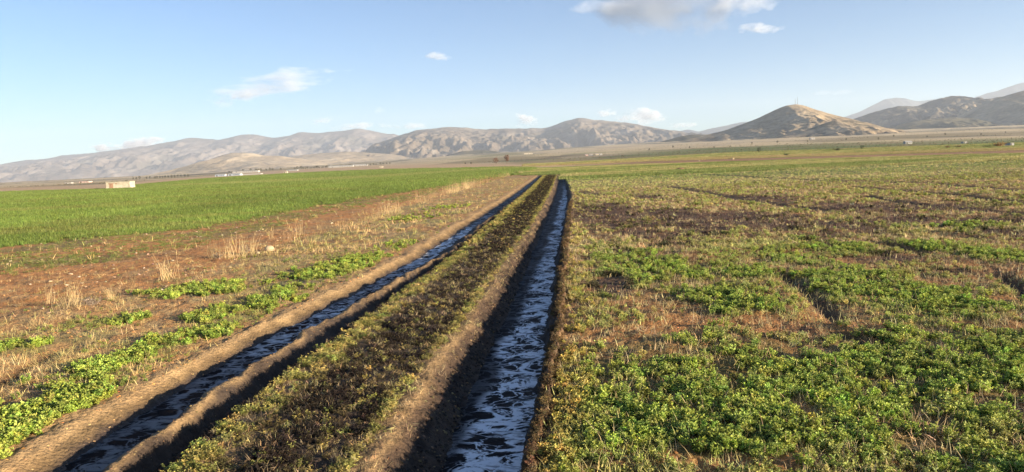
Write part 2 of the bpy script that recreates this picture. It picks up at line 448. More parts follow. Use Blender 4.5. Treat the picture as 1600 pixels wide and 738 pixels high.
    leftfar = mix(np.broadcast_to(np.array([.55, .38, .22]), c.shape), plain, sm(1.5, 2.4, q))
    bey = mix(leftfar, rightfar, side)
    c = mix(c, bey, bl)
    line = np.exp(-((q - 1) / .03) ** 2) * sm(.02, .1, az)
    c = mix(c, np.array([.10, .07, .04]), line * .7)
    c = np.clip(c, .01, .8)
    o = grid_obj('ground', X, Y, Zh, mat_ground(), {'col': c, 'wet': wet})
    tag(o, kind='structure')
build_ground()

# ------------------------------------------------------------------ water
def mat_water():
    n = NT('dark water')
    f = n.attr('flow'); fm = n.attr('foam')
    mp = n.new('ShaderNodeMapping'); n.link(f.outputs['Vector'], mp.inputs['Vector']); mp.inputs['Scale'].default_value = (2.0, 7.0, 1)
    a = n.noise(1.0, 7, .66, mp.outputs[0], 1.6)
    mp2 = n.new('ShaderNodeMapping'); n.link(f.outputs['Vector'], mp2.inputs['Vector']); mp2.inputs['Scale'].default_value = (2.2, 3.4, 1)
    b = n.noise(1.0, 5, .6, mp2.outputs[0], 1.0)
    def web(sx, sy, warp, stops):
        m_ = n.new('ShaderNodeMapping'); n.link(f.outputs['Vector'], m_.inputs['Vector']); m_.inputs['Scale'].default_value = (sx, sy, 1)
        vo = n.new('ShaderNodeTexVoronoi', feature='DISTANCE_TO_EDGE'); vo.inputs['Scale'].default_value = 1.0
        sc_ = n.new('ShaderNodeVectorMath', operation='SCALE'); sc_.inputs['Scale'].default_value = warp; n.link(b.outputs['Color'], sc_.inputs[0])
        mx = n.new('ShaderNodeVectorMath', operation='ADD'); n.link(m_.outputs[0], mx.inputs[0]); n.link(sc_.outputs[0], mx.inputs[1]); n.link(mx.outputs[0], vo.inputs['Vector'])
        return n.ramp(vo.outputs['Distance'], stops).outputs[0]
    w1 = n.math('MULTIPLY', web(2.6, 1.7, 1.6, [(.0, 1.0), (.055, .95), (.115, 0.0)]), n.ramp(a.outputs[0], [(.36, .15), (.52, 1.0)]).outputs[0])
    w2 = n.math('MULTIPLY', web(8.0, 6.5, 3.0, [(.0, .9), (.04, .5), (.09, 0.0)]), n.ramp(b.outputs[0], [(.38, 0.0), (.5, 1.0)]).outputs[0])
    t = n.math('MINIMUM', n.math('MULTIPLY', n.math('MAXIMUM', w1, w2), n.math('MULTIPLY', fm.outputs['Fac'], 1.3)), 1.0)
    mp3 = n.new('ShaderNodeMapping'); n.link(f.outputs['Vector'], mp3.inputs['Vector']); mp3.inputs['Scale'].default_value = (9, 26, 1)
    rip = n.noise(1.0, 3, .6, mp3.outputs[0], .5)
    h = n.math('ADD', n.math('MULTIPLY', rip.outputs[0], .7), n.math('MULTIPLY', a.outputs[0], .8))
    nm = n.bump(h, .8, .03)
    # murky waste water: dark body, weak broken sheen, foam on top
    n.set(Base_Color=(.014, .013, .014), Roughness=.6, Specular_IOR_Level=.0)
    gl = n.new('ShaderNodeBsdfGlossy'); gl.inputs['Roughness'].default_value = .16; gl.inputs['Color'].default_value = (.8, .85, 1, 1); n.link(nm, gl.inputs['Normal'])
    fr = n.new('ShaderNodeFresnel'); fr.inputs['IOR'].default_value = 1.18; n.link(nm, fr.inputs['Normal'])
    m1 = n.new('ShaderNodeMixShader'); n.link(n.math('MULTIPLY', fr.outputs[0], .11), m1.inputs[0]); n.link(n.b.outputs[0], m1.inputs[1]); n.link(gl.outputs[0], m1.inputs[2])
    df = n.new('ShaderNodeBsdfDiffuse'); df.inputs[0].default_value = (.86, .88, .90, 1); n.link(nm, df.inputs['Normal'])
    m2 = n.new('ShaderNodeMixShader'); n.link(t, m2.inputs[0]); n.link(m1.outputs[0], m2.inputs[1]); n.link(df.outputs[0], m2.inputs[2])
    n.link(m2.outputs[0], n.out.inputs[0])
    return n.m

def build_water():
    ys = [1.5]
    while ys[-1] < YEND - .5: ys.append(ys[-1] + max(.04, 0.004 * ys[-1] ** 1.3))
    ys = np.array(ys); m = mat_water()
    for nm, a, b, fo in (('water', LC_wl, LC_wr, 0), ('water', RC_wl, RC_wr, 1)):
        k = 26
        t = np.linspace(0, 1, k)
        xa, xb = fx(a, ys) - .07, fx(b, ys) + .07
        X = xa[:, None] * (1 - t) + xb[:, None] * t; Y = np.repeat(ys[:, None], k, 1)
        Zw = (ZW if fo else ZL) + base_z(X, Y) + .006 * fbm(X * 7, Y * 16, 91, 3) + .003
        D = Y
        if fo:
            fm = sm(.15, .42, t[None] - .25 * sm(9, 16, D) - .22 * sm(5, 8, D) * 0 + .12 * noise(Y * .9, Y * 0, 95)) * (.45 + .55 * sm(3.4, 5.2, D)) * (1 - .9 * sm(36, 60, D)) + .08
            fm = fm + .25 * sm(5.5, 4, D)
        else:
            fm = .08 + 1.0 * np.exp(-((D - 16) / 8.0) ** 2) * (.6 + .6 * (noise(Y * .35, Y * 0, 96) > -.3)) + .15 * sm(28, 40, D)
            fm = fm * (.75 + .25 * sm(.0, .4, t[None] + 0 * Y))
        flow = np.stack([X - xa[:, None], Y, X * 0], -1)
        o = grid_obj(nm, X, Y, Zw, m, {'flow': flow, 'foam': np.clip(fm, 0, 1)})
        tag(o, ('shallow dark water with blue ripples in the narrow left channel', 'dark foaming water streaked with white foam in the wider right channel')[fo], kind='structure')
build_water()

# ------------------------------------------------------------------ mountains
def mat_hill(name, c1, c2, c3, sc):
    n = NT(name)
    geo = n.new('ShaderNodeNewGeometry')
    a = n.noise(1 / sc, 7, .62, geo.outputs[0]); b = n.noise(6 / sc, 6, .65, geo.outputs[0])
    r = n.ramp(a.outputs[0], [(.36, c1), (.5, c2), (.64, c3)])
    r2 = n.ramp(b.outputs[0], [(.3, .68), (.5, 1.0), (.72, 1.25)])
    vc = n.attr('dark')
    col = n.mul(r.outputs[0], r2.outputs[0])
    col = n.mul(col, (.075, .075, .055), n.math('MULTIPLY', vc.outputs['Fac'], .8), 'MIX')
    nm = n.bump(n.math('ADD', a.outputs[0], n.math('MULTIPLY', b.outputs[0], .35)), .7, sc * .12)
    return n.set(Base_Color=col, Roughness=1.0, Normal=nm, Specular_IOR_Level=0.1)

def hill(label, D, pts, wf, wb, mat, gs, amp, seed, base=-15, nx=420, ny=110, skyl=.012, fpow=1.15, slant=0.0, kind='structure', dark=.25):
    xs, zs = wall_at(pts, D)
    X1 = np.linspace(xs[0], xs[-1], nx)
    H = np.interp(X1, xs, zs)
    H = H + fbm(X1 / gs * 2.2, X1 * 0, seed + 31, 5) * amp * D * 2.2 / 1160
    ker = np.hanning(9); ker /= ker.sum(); H = np.convolve(np.pad(H, 4, 'edge'), ker, 'valid')
    t = np.concatenate([np.linspace(0, 1, ny), 1 + np.linspace(0.03, 1, 24)])
    T = np.repeat(t[:, None], nx, 1); X = np.repeat(X1[None], len(t), 0)
    wfx = wf * (1 + .25 * noise(X1 / gs / 3, X1 * 0, seed + 5))[None]
    Y = np.where(T <= 1, D - wfx * (1 - T), D + wb * (T - 1))
    warp = fbm(X / gs, Y / gs / 1.5, seed, 4)
    Xs = X + slant * (Y - D) + warp * gs * .6 * np.clip(1 - T, 0, 1)
    rid = 1 - np.abs(noise(Xs / gs, Y / gs / 3.0, seed + 1)) * 2
    rid2 = 1 - np.abs(noise(Xs / gs * 2.3 + .6 * warp, Y / gs / 1.8, seed + 2)) * 2
    rid3 = fbm(X / gs * 5, Y / gs * 3.5, seed + 3, 4)
    g = .45 * rid + .38 * rid2 + .5 * rid3
    Hx = np.interp(Xs.ravel(), X1, H).reshape(X.shape)
    Hx = Hx * np.clip(1 - T, 0, 1) ** .5 + H[None] * (1 - np.clip(1 - T, 0, 1) ** .5)
    hh = Hx - base
    F = np.where(T <= 1, np.clip(T, 0, 1) ** fpow, 1 - sm(1, 2, T))
    env = np.where(T <= 1, (np.clip(T, 0, 1) ** .6) * (1 - np.clip(T, 0, 1)) ** 1.3 * 2.2 + skyl * 4 * sm(.6, 1, T), skyl * 4 * (2 - T))
    top = np.max(H) - base
    Z = base + hh * F + env * g * amp * (hh * .6 + .4 * top * np.clip(hh / top * 2, 0, 1)) * .5
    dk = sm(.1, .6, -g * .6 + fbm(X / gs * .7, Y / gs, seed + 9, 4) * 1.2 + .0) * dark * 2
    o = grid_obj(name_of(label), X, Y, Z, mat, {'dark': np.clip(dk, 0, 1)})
    tag(o, label, kind=kind)
    return o
def name_of(label): return 'hill' if 'hill' in label.split()[-1] or ' hill ' in ' ' + label + ' ' else 'mountain'

m_far = mat_hill('far mountain rock', (.10, .08, .07), (.145, .115, .095), (.22, .185, .16), 600)
m_mid = mat_hill('mid mountain rock', (.095, .075, .055), (.155, .12, .09), (.25, .205, .16), 400)
m_tan = mat_hill('tan hill soil', (.32, .25, .16), (.42, .32, .21), (.52, .42, .29), 500)
m_grn = mat_hill('scrub hill', (.085, .08, .05), (.14, .12, .075), (.20, .165, .10), 260)
m_near = mat_hill('near hill rock', (.23, .17, .11), (.36, .27, .17), (.43, .33, .215), 160)
m_blue = mat_hill('distant blue mountain', (.025, .035, .045), (.045, .058, .07), (.10, .105, .105), 700)  # blue of the distant haze mixed into the rock colours
m_crag = mat_hill('crag', (.07, .062, .05), (.13, .105, .075), (.36, .28, .19), 260)

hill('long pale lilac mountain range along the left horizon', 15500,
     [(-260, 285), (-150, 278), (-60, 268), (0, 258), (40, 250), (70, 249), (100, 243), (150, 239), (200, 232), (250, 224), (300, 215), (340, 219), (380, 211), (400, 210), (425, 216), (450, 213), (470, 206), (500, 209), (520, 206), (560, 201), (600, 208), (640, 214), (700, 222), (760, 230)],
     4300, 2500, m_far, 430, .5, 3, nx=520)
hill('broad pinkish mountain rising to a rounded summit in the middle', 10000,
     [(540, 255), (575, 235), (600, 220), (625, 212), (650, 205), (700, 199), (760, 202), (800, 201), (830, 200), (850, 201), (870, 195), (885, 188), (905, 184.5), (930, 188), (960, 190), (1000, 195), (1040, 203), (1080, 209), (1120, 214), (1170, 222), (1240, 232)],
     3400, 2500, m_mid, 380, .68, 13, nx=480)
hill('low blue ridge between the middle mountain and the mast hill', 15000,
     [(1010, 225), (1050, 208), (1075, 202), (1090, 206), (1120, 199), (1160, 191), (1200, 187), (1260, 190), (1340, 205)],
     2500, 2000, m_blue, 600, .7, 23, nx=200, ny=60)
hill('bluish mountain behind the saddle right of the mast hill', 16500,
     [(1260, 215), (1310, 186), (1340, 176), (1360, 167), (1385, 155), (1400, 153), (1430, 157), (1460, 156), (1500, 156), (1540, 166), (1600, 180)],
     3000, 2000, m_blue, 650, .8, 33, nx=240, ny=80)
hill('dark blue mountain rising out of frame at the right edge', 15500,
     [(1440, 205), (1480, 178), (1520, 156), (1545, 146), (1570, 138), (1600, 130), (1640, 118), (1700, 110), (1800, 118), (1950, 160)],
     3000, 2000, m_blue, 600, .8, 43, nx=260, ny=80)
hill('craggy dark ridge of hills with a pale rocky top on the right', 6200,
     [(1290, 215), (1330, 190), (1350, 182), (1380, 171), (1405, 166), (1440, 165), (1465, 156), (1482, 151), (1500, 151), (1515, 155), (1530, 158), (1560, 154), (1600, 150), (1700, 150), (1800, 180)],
     1900, 1200, m_crag, 230, 1.1, 53, nx=360, ny=130, dark=.65, slant=.5)  # cloud shadow over the ridge put into its dark colouring
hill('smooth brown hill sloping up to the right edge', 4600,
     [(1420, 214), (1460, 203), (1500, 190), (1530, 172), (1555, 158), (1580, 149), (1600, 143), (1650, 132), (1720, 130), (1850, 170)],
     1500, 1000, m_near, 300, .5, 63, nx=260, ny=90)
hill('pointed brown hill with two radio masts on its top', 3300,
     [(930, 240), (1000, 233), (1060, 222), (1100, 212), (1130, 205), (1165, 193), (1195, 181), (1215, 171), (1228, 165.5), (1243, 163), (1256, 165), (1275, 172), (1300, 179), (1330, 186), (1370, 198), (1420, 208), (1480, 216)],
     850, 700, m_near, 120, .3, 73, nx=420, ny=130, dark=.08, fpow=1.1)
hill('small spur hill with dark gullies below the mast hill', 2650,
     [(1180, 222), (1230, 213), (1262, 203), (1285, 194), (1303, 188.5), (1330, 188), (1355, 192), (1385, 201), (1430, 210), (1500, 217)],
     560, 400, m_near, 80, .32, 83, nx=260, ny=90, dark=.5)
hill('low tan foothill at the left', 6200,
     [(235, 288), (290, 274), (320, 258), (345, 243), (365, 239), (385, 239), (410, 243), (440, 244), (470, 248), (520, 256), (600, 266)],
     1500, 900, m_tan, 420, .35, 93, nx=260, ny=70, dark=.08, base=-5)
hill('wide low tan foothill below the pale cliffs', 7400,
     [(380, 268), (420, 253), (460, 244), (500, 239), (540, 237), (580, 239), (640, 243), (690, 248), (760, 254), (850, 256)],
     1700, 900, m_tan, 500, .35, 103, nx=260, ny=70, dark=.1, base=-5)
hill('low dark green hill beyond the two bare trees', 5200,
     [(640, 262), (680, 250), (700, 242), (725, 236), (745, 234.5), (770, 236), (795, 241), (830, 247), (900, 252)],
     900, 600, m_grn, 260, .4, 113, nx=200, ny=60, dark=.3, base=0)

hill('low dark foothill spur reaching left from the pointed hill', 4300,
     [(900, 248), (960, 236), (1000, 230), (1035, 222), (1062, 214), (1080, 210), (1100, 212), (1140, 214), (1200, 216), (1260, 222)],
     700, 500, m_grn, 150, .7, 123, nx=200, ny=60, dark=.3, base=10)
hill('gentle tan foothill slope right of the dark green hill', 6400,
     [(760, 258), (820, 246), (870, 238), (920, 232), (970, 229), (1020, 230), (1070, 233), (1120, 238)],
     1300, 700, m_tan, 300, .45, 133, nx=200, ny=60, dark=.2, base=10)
hill('dark spur hill below the craggy ridge', 4400,
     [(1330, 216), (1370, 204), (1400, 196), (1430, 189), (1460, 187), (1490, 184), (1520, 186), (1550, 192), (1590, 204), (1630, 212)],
     900, 600, m_grn, 190, .8, 143, nx=220, ny=70, dark=.6, base=10)  # kept dark by its material and dark value
# ------------------------------------------------------------------ air
def build_haze():
    x0, x1, y0, y1, z0, z1 = -19000, 19000, -2500, 19000, -60, 1250
    V = [(x, y, z) for z in (z0, z1) for y in (y0, y1) for x in (x0, x1)]
    F = [(0, 2, 3, 1), (4, 5, 7, 6), (0, 1, 5, 4), (2, 6, 7, 3), (0, 4, 6, 2), (1, 3, 7, 5)]
    m = bpy.data.materials.new('haze'); m.use_nodes = True; t = m.node_tree
    t.nodes.remove(t.nodes['Principled BSDF'])
    v = t.nodes.new('ShaderNodeVolumePrincipled'); v.inputs['Color'].default_value = (.78, .86, 1.0, 1)
    v.inputs['Density'].default_value = 4.7e-5; v.inputs['Anisotropy'].default_value = 0.1
    t.links.new(v.outputs[0], t.nodes['Material Output'].inputs['Volume'])
    o = mesh_obj('haze', V, F, m); tag(o, 'thin pale haze filling the valley air', kind='stuff')
build_haze()
# ------------------------------------------------------------------ vegetation
def mat_leaf(name, inst=True, tint=(.1, .15, .03), trans=.32, rough=.55):
    n = NT(name)
    if inst: base = n.attr('tint', 'INSTANCER').outputs['Color']
    else:
        rgb = n.new('ShaderNodeRGB'); rgb.outputs[0].default_value = (*tint, 1); base = rgb.outputs[0]
    v = n.attr('shade')
    geo = n.new('ShaderNodeNewGeometry')
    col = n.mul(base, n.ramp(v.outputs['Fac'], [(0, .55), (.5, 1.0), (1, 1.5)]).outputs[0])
    col = n.mul(col, n.ramp(geo.outputs['Random Per Island'], [(0, (.7, .75, .7)), (.5, (1, 1, 1)), (1, (1.35, 1.25, 1.1))]).outputs[0])
    n.set(Base_Color=col, Roughness=rough, Specular_IOR_Level=.3)
    tr = n.new('ShaderNodeBsdfTranslucent'); n.link(col, tr.inputs[0])
    ms = n.new('ShaderNodeMixShader'); ms.inputs[0].default_value = trans
    n.link(n.b.outputs[0], ms.inputs[1]); n.link(tr.outputs[0], ms.inputs[2]); n.link(ms.outputs[0], n.out.inputs[0])
    return n.m
M_LEAF = mat_leaf('leaf'); M_STRAW = mat_leaf('straw', trans=.15, rough=.7)

class MB:
    def __init__(s): s.v = []; s.f = []; s.a = []
    def leaf(s, p, d, up, L, W, sh, fold=.25):
        d = d.normalized(); side = d.cross(up)
        if side.length < 1e-4: side = d.cross(Vector((1, 0, .1)))
        side.normalize(); nn = side.cross(d).normalized(); k = len(s.v)
        s.v += [p, p + d * L * .55 + side * W * .5 + nn * W * fold, p + d * L, p + d * L * .55 - side * W * .5 + nn * W * fold]
        s.f += [(k, k + 1, k + 2), (k, k + 2, k + 3)]; s.a += [sh] * 4
    def blade(s, pts, W, sh):
        """flat tapering ribbon along pts"""
        k = len(s.v); n = len(pts)
        ax = Vector((random.uniform(-1, 1), random.uniform(-1, 1), 0)).normalized()
        for i, p in enumerate(pts[:-1]):
            ww = W * (1 - .6 * i / (n - 1)); s.v += [p - ax * ww * .5, p + ax * ww * .5]
        s.v.append(pts[-1]); s.a += [sh] * (2 * (n - 1) + 1)
        for i in range(n - 2): s.f.append((k + 2 * i, k + 2 * i + 1, k + 2 * i + 3, k + 2 * i + 2))
        s.f.append((k + 2 * n - 4, k + 2 * n - 3, k + 2 * n - 2))
    def tube(s, pts, r0, r1, sh, sides=3):
        k = len(s.v); n = len(pts)
        for i, p in enumerate(pts):
            r = r0 + (r1 - r0) * i / (n - 1)
            for j in range(sides):
                a = 6.283 * j / sides; s.v.append(p + Vector((math.cos(a) * r, math.sin(a) * r, 0)))
        for i in range(n - 1):
            for j in range(sides):
                a, b = k + i * sides + j, k + i * sides + (j + 1) % sides
                s.f.append((a, b, b + sides, a + sides))
        s.a += [sh] * (n * sides)
    def build(s, name, mat, parent=None, link=True):
        o = mesh_obj(name, s.v, s.f, mat, parent, link=link)
        at = o.data.attributes.new('shade', 'FLOAT', 'POINT'); at.data.foreach_set('value', np.array(s.a, np.float32))
        return o

U = random.uniform
def rdir(lean):
    a = U(0, 6.283); return Vector((math.cos(a) * lean, math.sin(a) * lean, 1)).normalized()

def leafy(h, spread, nst, nodes, L, W, droop=.0):
    b = MB()
    for _ in range(nst):
        d = rdir(U(.15, 1.0) * spread); p = Vector((U(-.02, .02), U(-.02, .02), -.01)); H = h * U(.6, 1.1)
        q = p; pts = [p.copy()]
        for k in range(nodes):
            q = q + d * H / nodes; d = (d + Vector((U(-.15, .15), U(-.15, .15), .12 - droop))).normalized(); pts.append(q.copy())
            if k == 0 and nodes > 3: continue
            a0 = U(0, 6.28)
            for j in range(3 if k < nodes - 1 else 4):
                a = a0 + (j - 1) * 1.0 + (k % 2) * 3.14
                ld = Vector((math.cos(a), math.sin(a), U(.0, 1.1) - droop * 3))
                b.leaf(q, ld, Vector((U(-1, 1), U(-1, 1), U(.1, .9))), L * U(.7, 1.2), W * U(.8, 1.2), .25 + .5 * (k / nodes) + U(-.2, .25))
        b.blade([pts[0], pts[len(pts) // 2], pts[-1]], .003, .3)
    return b

def strawy(h, spread, n, W, lying=.3):
    b = MB()
    for _ in range(n):
        lie = U(0, 1) < lying
        d = rdir(spread * U(.2, 1.2)) if not lie else Vector((U(-1, 1), U(-1, 1), U(.02, .2))).normalized()
        p = Vector((U(-.05, .05), U(-.05, .05), -.005 if not lie else U(.005, .03))); H = h * U(.5, 1.2)
        m = p + d * H * .55; e = p + d * H + Vector((U(-.2, .2), U(-.2, .2), -.1)) * H * .5
        b.blade([p, m, e], W * U(.7, 1.3), U(.1, .9))
    return b

def grassy(h, r, n, W):
    b = MB()
    for _ in range(n):
        a = U(0, 6.283); q = r * math.sqrt(U(0, 1)); p = Vector((q * math.cos(a), q * math.sin(a), -.01))
        d = rdir(U(.1, .6)); H = h * U(.5, 1.1)
        b.blade([p, p + d * H * .6, p + d * H + Vector((d.x, d.y, -.1)) * H * .35], W, U(.2, .9))
    return b

def library(name, objs):
    c = bpy.data.collections.new(name)
    for k, o in enumerate(objs):
        o.name = '%s_%02d' % (name, k); c.objects.link(o)
    return c

LIB = {}
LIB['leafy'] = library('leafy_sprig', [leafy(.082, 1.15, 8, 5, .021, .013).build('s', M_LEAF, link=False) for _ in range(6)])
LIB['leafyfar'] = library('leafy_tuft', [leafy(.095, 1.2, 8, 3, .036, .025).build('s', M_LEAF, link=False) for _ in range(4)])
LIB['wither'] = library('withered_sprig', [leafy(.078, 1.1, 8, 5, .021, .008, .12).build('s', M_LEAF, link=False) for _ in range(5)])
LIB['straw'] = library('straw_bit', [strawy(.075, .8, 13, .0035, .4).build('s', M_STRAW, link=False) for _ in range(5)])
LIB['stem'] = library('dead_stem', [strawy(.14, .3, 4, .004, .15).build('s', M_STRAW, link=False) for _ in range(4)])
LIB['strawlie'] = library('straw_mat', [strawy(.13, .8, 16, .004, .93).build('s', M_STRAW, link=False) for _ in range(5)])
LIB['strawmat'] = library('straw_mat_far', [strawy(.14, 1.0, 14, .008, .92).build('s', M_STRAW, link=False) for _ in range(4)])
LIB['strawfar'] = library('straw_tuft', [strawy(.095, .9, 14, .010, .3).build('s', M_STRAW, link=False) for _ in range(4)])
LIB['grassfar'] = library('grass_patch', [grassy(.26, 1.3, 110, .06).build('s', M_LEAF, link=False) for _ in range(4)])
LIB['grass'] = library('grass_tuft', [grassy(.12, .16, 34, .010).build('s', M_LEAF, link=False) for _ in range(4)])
_c = MB()
def pebble(r, seed, mat, link=False, parent=None, name='s', flat=.6):
    rr = random.Random(seed); b = MB(); n = 7; rings = [(-.3, .75), (.15, 1.0), (.6, .6)]
    for z, q in rings:
        for j in range(n):
            a = 6.283 * j / n + z; k = q * rr.uniform(.75, 1.2)
            b.v.append(Vector((math.cos(a) * r * k, math.sin(a) * r * k * .8, z * r * flat + rr.uniform(-.1, .1) * r)))
    b.v.append(Vector((0, 0, r * flat * .8))); b.a = [rr.uniform(.4, .7)] * len(b.v)
    for i in range(2):
        for j in range(n):
            a, c = i * n + j, i * n + (j + 1) % n
            b.f.append((a, c, c + n, a + n))
    for j in range(n): b.f.append((2 * n + j, 2 * n + (j + 1) % n, 3 * n))
    return b.build(name, mat, parent, link)
LIB['clod'] = library('clod', [pebble(.02, k, M_STRAW) for k in range(5)])

def stuff(name, label, lib, x, y, tint, scl, sink=0.0, tilt=.25):
    n = len(x)
    z, _ = height(x, y)
    me = bpy.data.meshes.new(name); me.vertices.add(n)
    me.vertices.foreach_set('co', np.stack([x, y, z - sink], 1).astype(np.float32).ravel())
    rot = np.stack([RNG.normal(0, tilt, n), RNG.normal(0, tilt, n), RNG.uniform(0, 6.283, n)], 1)
    for k, t, v in (('rot', 'FLOAT_VECTOR', rot), ('tint', 'FLOAT_VECTOR', tint), ('scl', 'FLOAT', scl)):
        at = me.attributes.new(k, t, 'POINT'); at.data.foreach_set('vector' if v.ndim == 2 else 'value', v.astype(np.float32).ravel())
    c = LIB[lib]
    at = me.attributes.new('idx', 'INT', 'POINT'); at.data.foreach_set('value', RNG.integers(0, len(c.objects), n).astype(np.int32))
    o = bpy.data.objects.new(name, me); COL.objects.link(o)
    g = bpy.data.node_groups.new(name, 'GeometryNodeTree')
    g.interface.new_socket('Geometry', in_out='INPUT', socket_type='NodeSocketGeometry')
    g.interface.new_socket('Geometry', in_out='OUTPUT', socket_type='NodeSocketGeometry')
    N = g.nodes; gi = N.new('NodeGroupInput'); go = N.new('NodeGroupOutput')
    ip = N.new('GeometryNodeInstanceOnPoints'); ci = N.new('GeometryNodeCollectionInfo')
    ci.inputs['Collection'].default_value = c; ci.inputs['Separate Children'].default_value = True; ci.inputs['Reset Children'].default_value = True
    def na(nm, t):
        q = N.new('GeometryNodeInputNamedAttribute'); q.data_type = t; q.inputs['Name'].default_value = nm; return q.outputs[0]
    L = g.links
    L.new(gi.outputs[0], ip.inputs['Points']); L.new(ci.outputs[0], ip.inputs['Instance'])
    ip.inputs['Pick Instance'].default_value = True
    L.new(na('idx', 'INT'), ip.inputs['Instance Index']); L.new(na('rot', 'FLOAT_VECTOR'), ip.inputs['Rotation']); L.new(na('scl', 'FLOAT'), ip.inputs['Scale'])
    L.new(ip.outputs[0], go.inputs[0])
    md = o.modifiers.new('scatter', 'NODES'); md.node_group = g
    me.materials.append(M_LEAF)
    tag(o, label, kind='stuff')
    return o

def sample(n, y0, y1, p=1.0, margin=1.2, side=None):
    """random spots in the wedge of ground in view, density falling as 1/y^p"""
    # pdf over y ~ width(y)*y^-p
    yy = np.linspace(y0, y1, 2000); wgt = (0.74 * yy + margin) * yy ** (-p); cdf = np.cumsum(wgt); cdf /= cdf[-1]
    y = np.interp(RNG.uniform(0, 1, n), cdf, yy)
    hw = .74 * y + margin
    lo = -hw; hi = hw
    if side == 'R': lo = fx(RC_lr, y) + .05
    if side == 'L': hi = fx(LC_lip, y) + .05
    if side == 'M': lo = fx(LC_st, y) - .05; hi = fx(RC_lip, y) + .12
    return RNG.uniform(0, 1, n) * (hi - lo) + lo, y

def jit(col, n, a=.2, hue=.08):
    t = np.broadcast_to(col, (n, 3)) * (1 + a * RNG.normal(0, 1, n))[:, None]
    t = t * (1 + hue * RNG.normal(0, 1, (n, 3)))
    return np.clip(t, .005, .9)

G_GREEN = np.array([.31, .37, .075]); G_YEL = np.array([.42, .35, .10]); G_BLK = np.array([.035, .024, .018]); G_BRN = np.array([.20, .12, .06])
G_STR = np.array([.58, .46, .25]); G_DGREEN = np.array([.19, .24, .055]); G_STRG = np.array([.50, .46, .17])

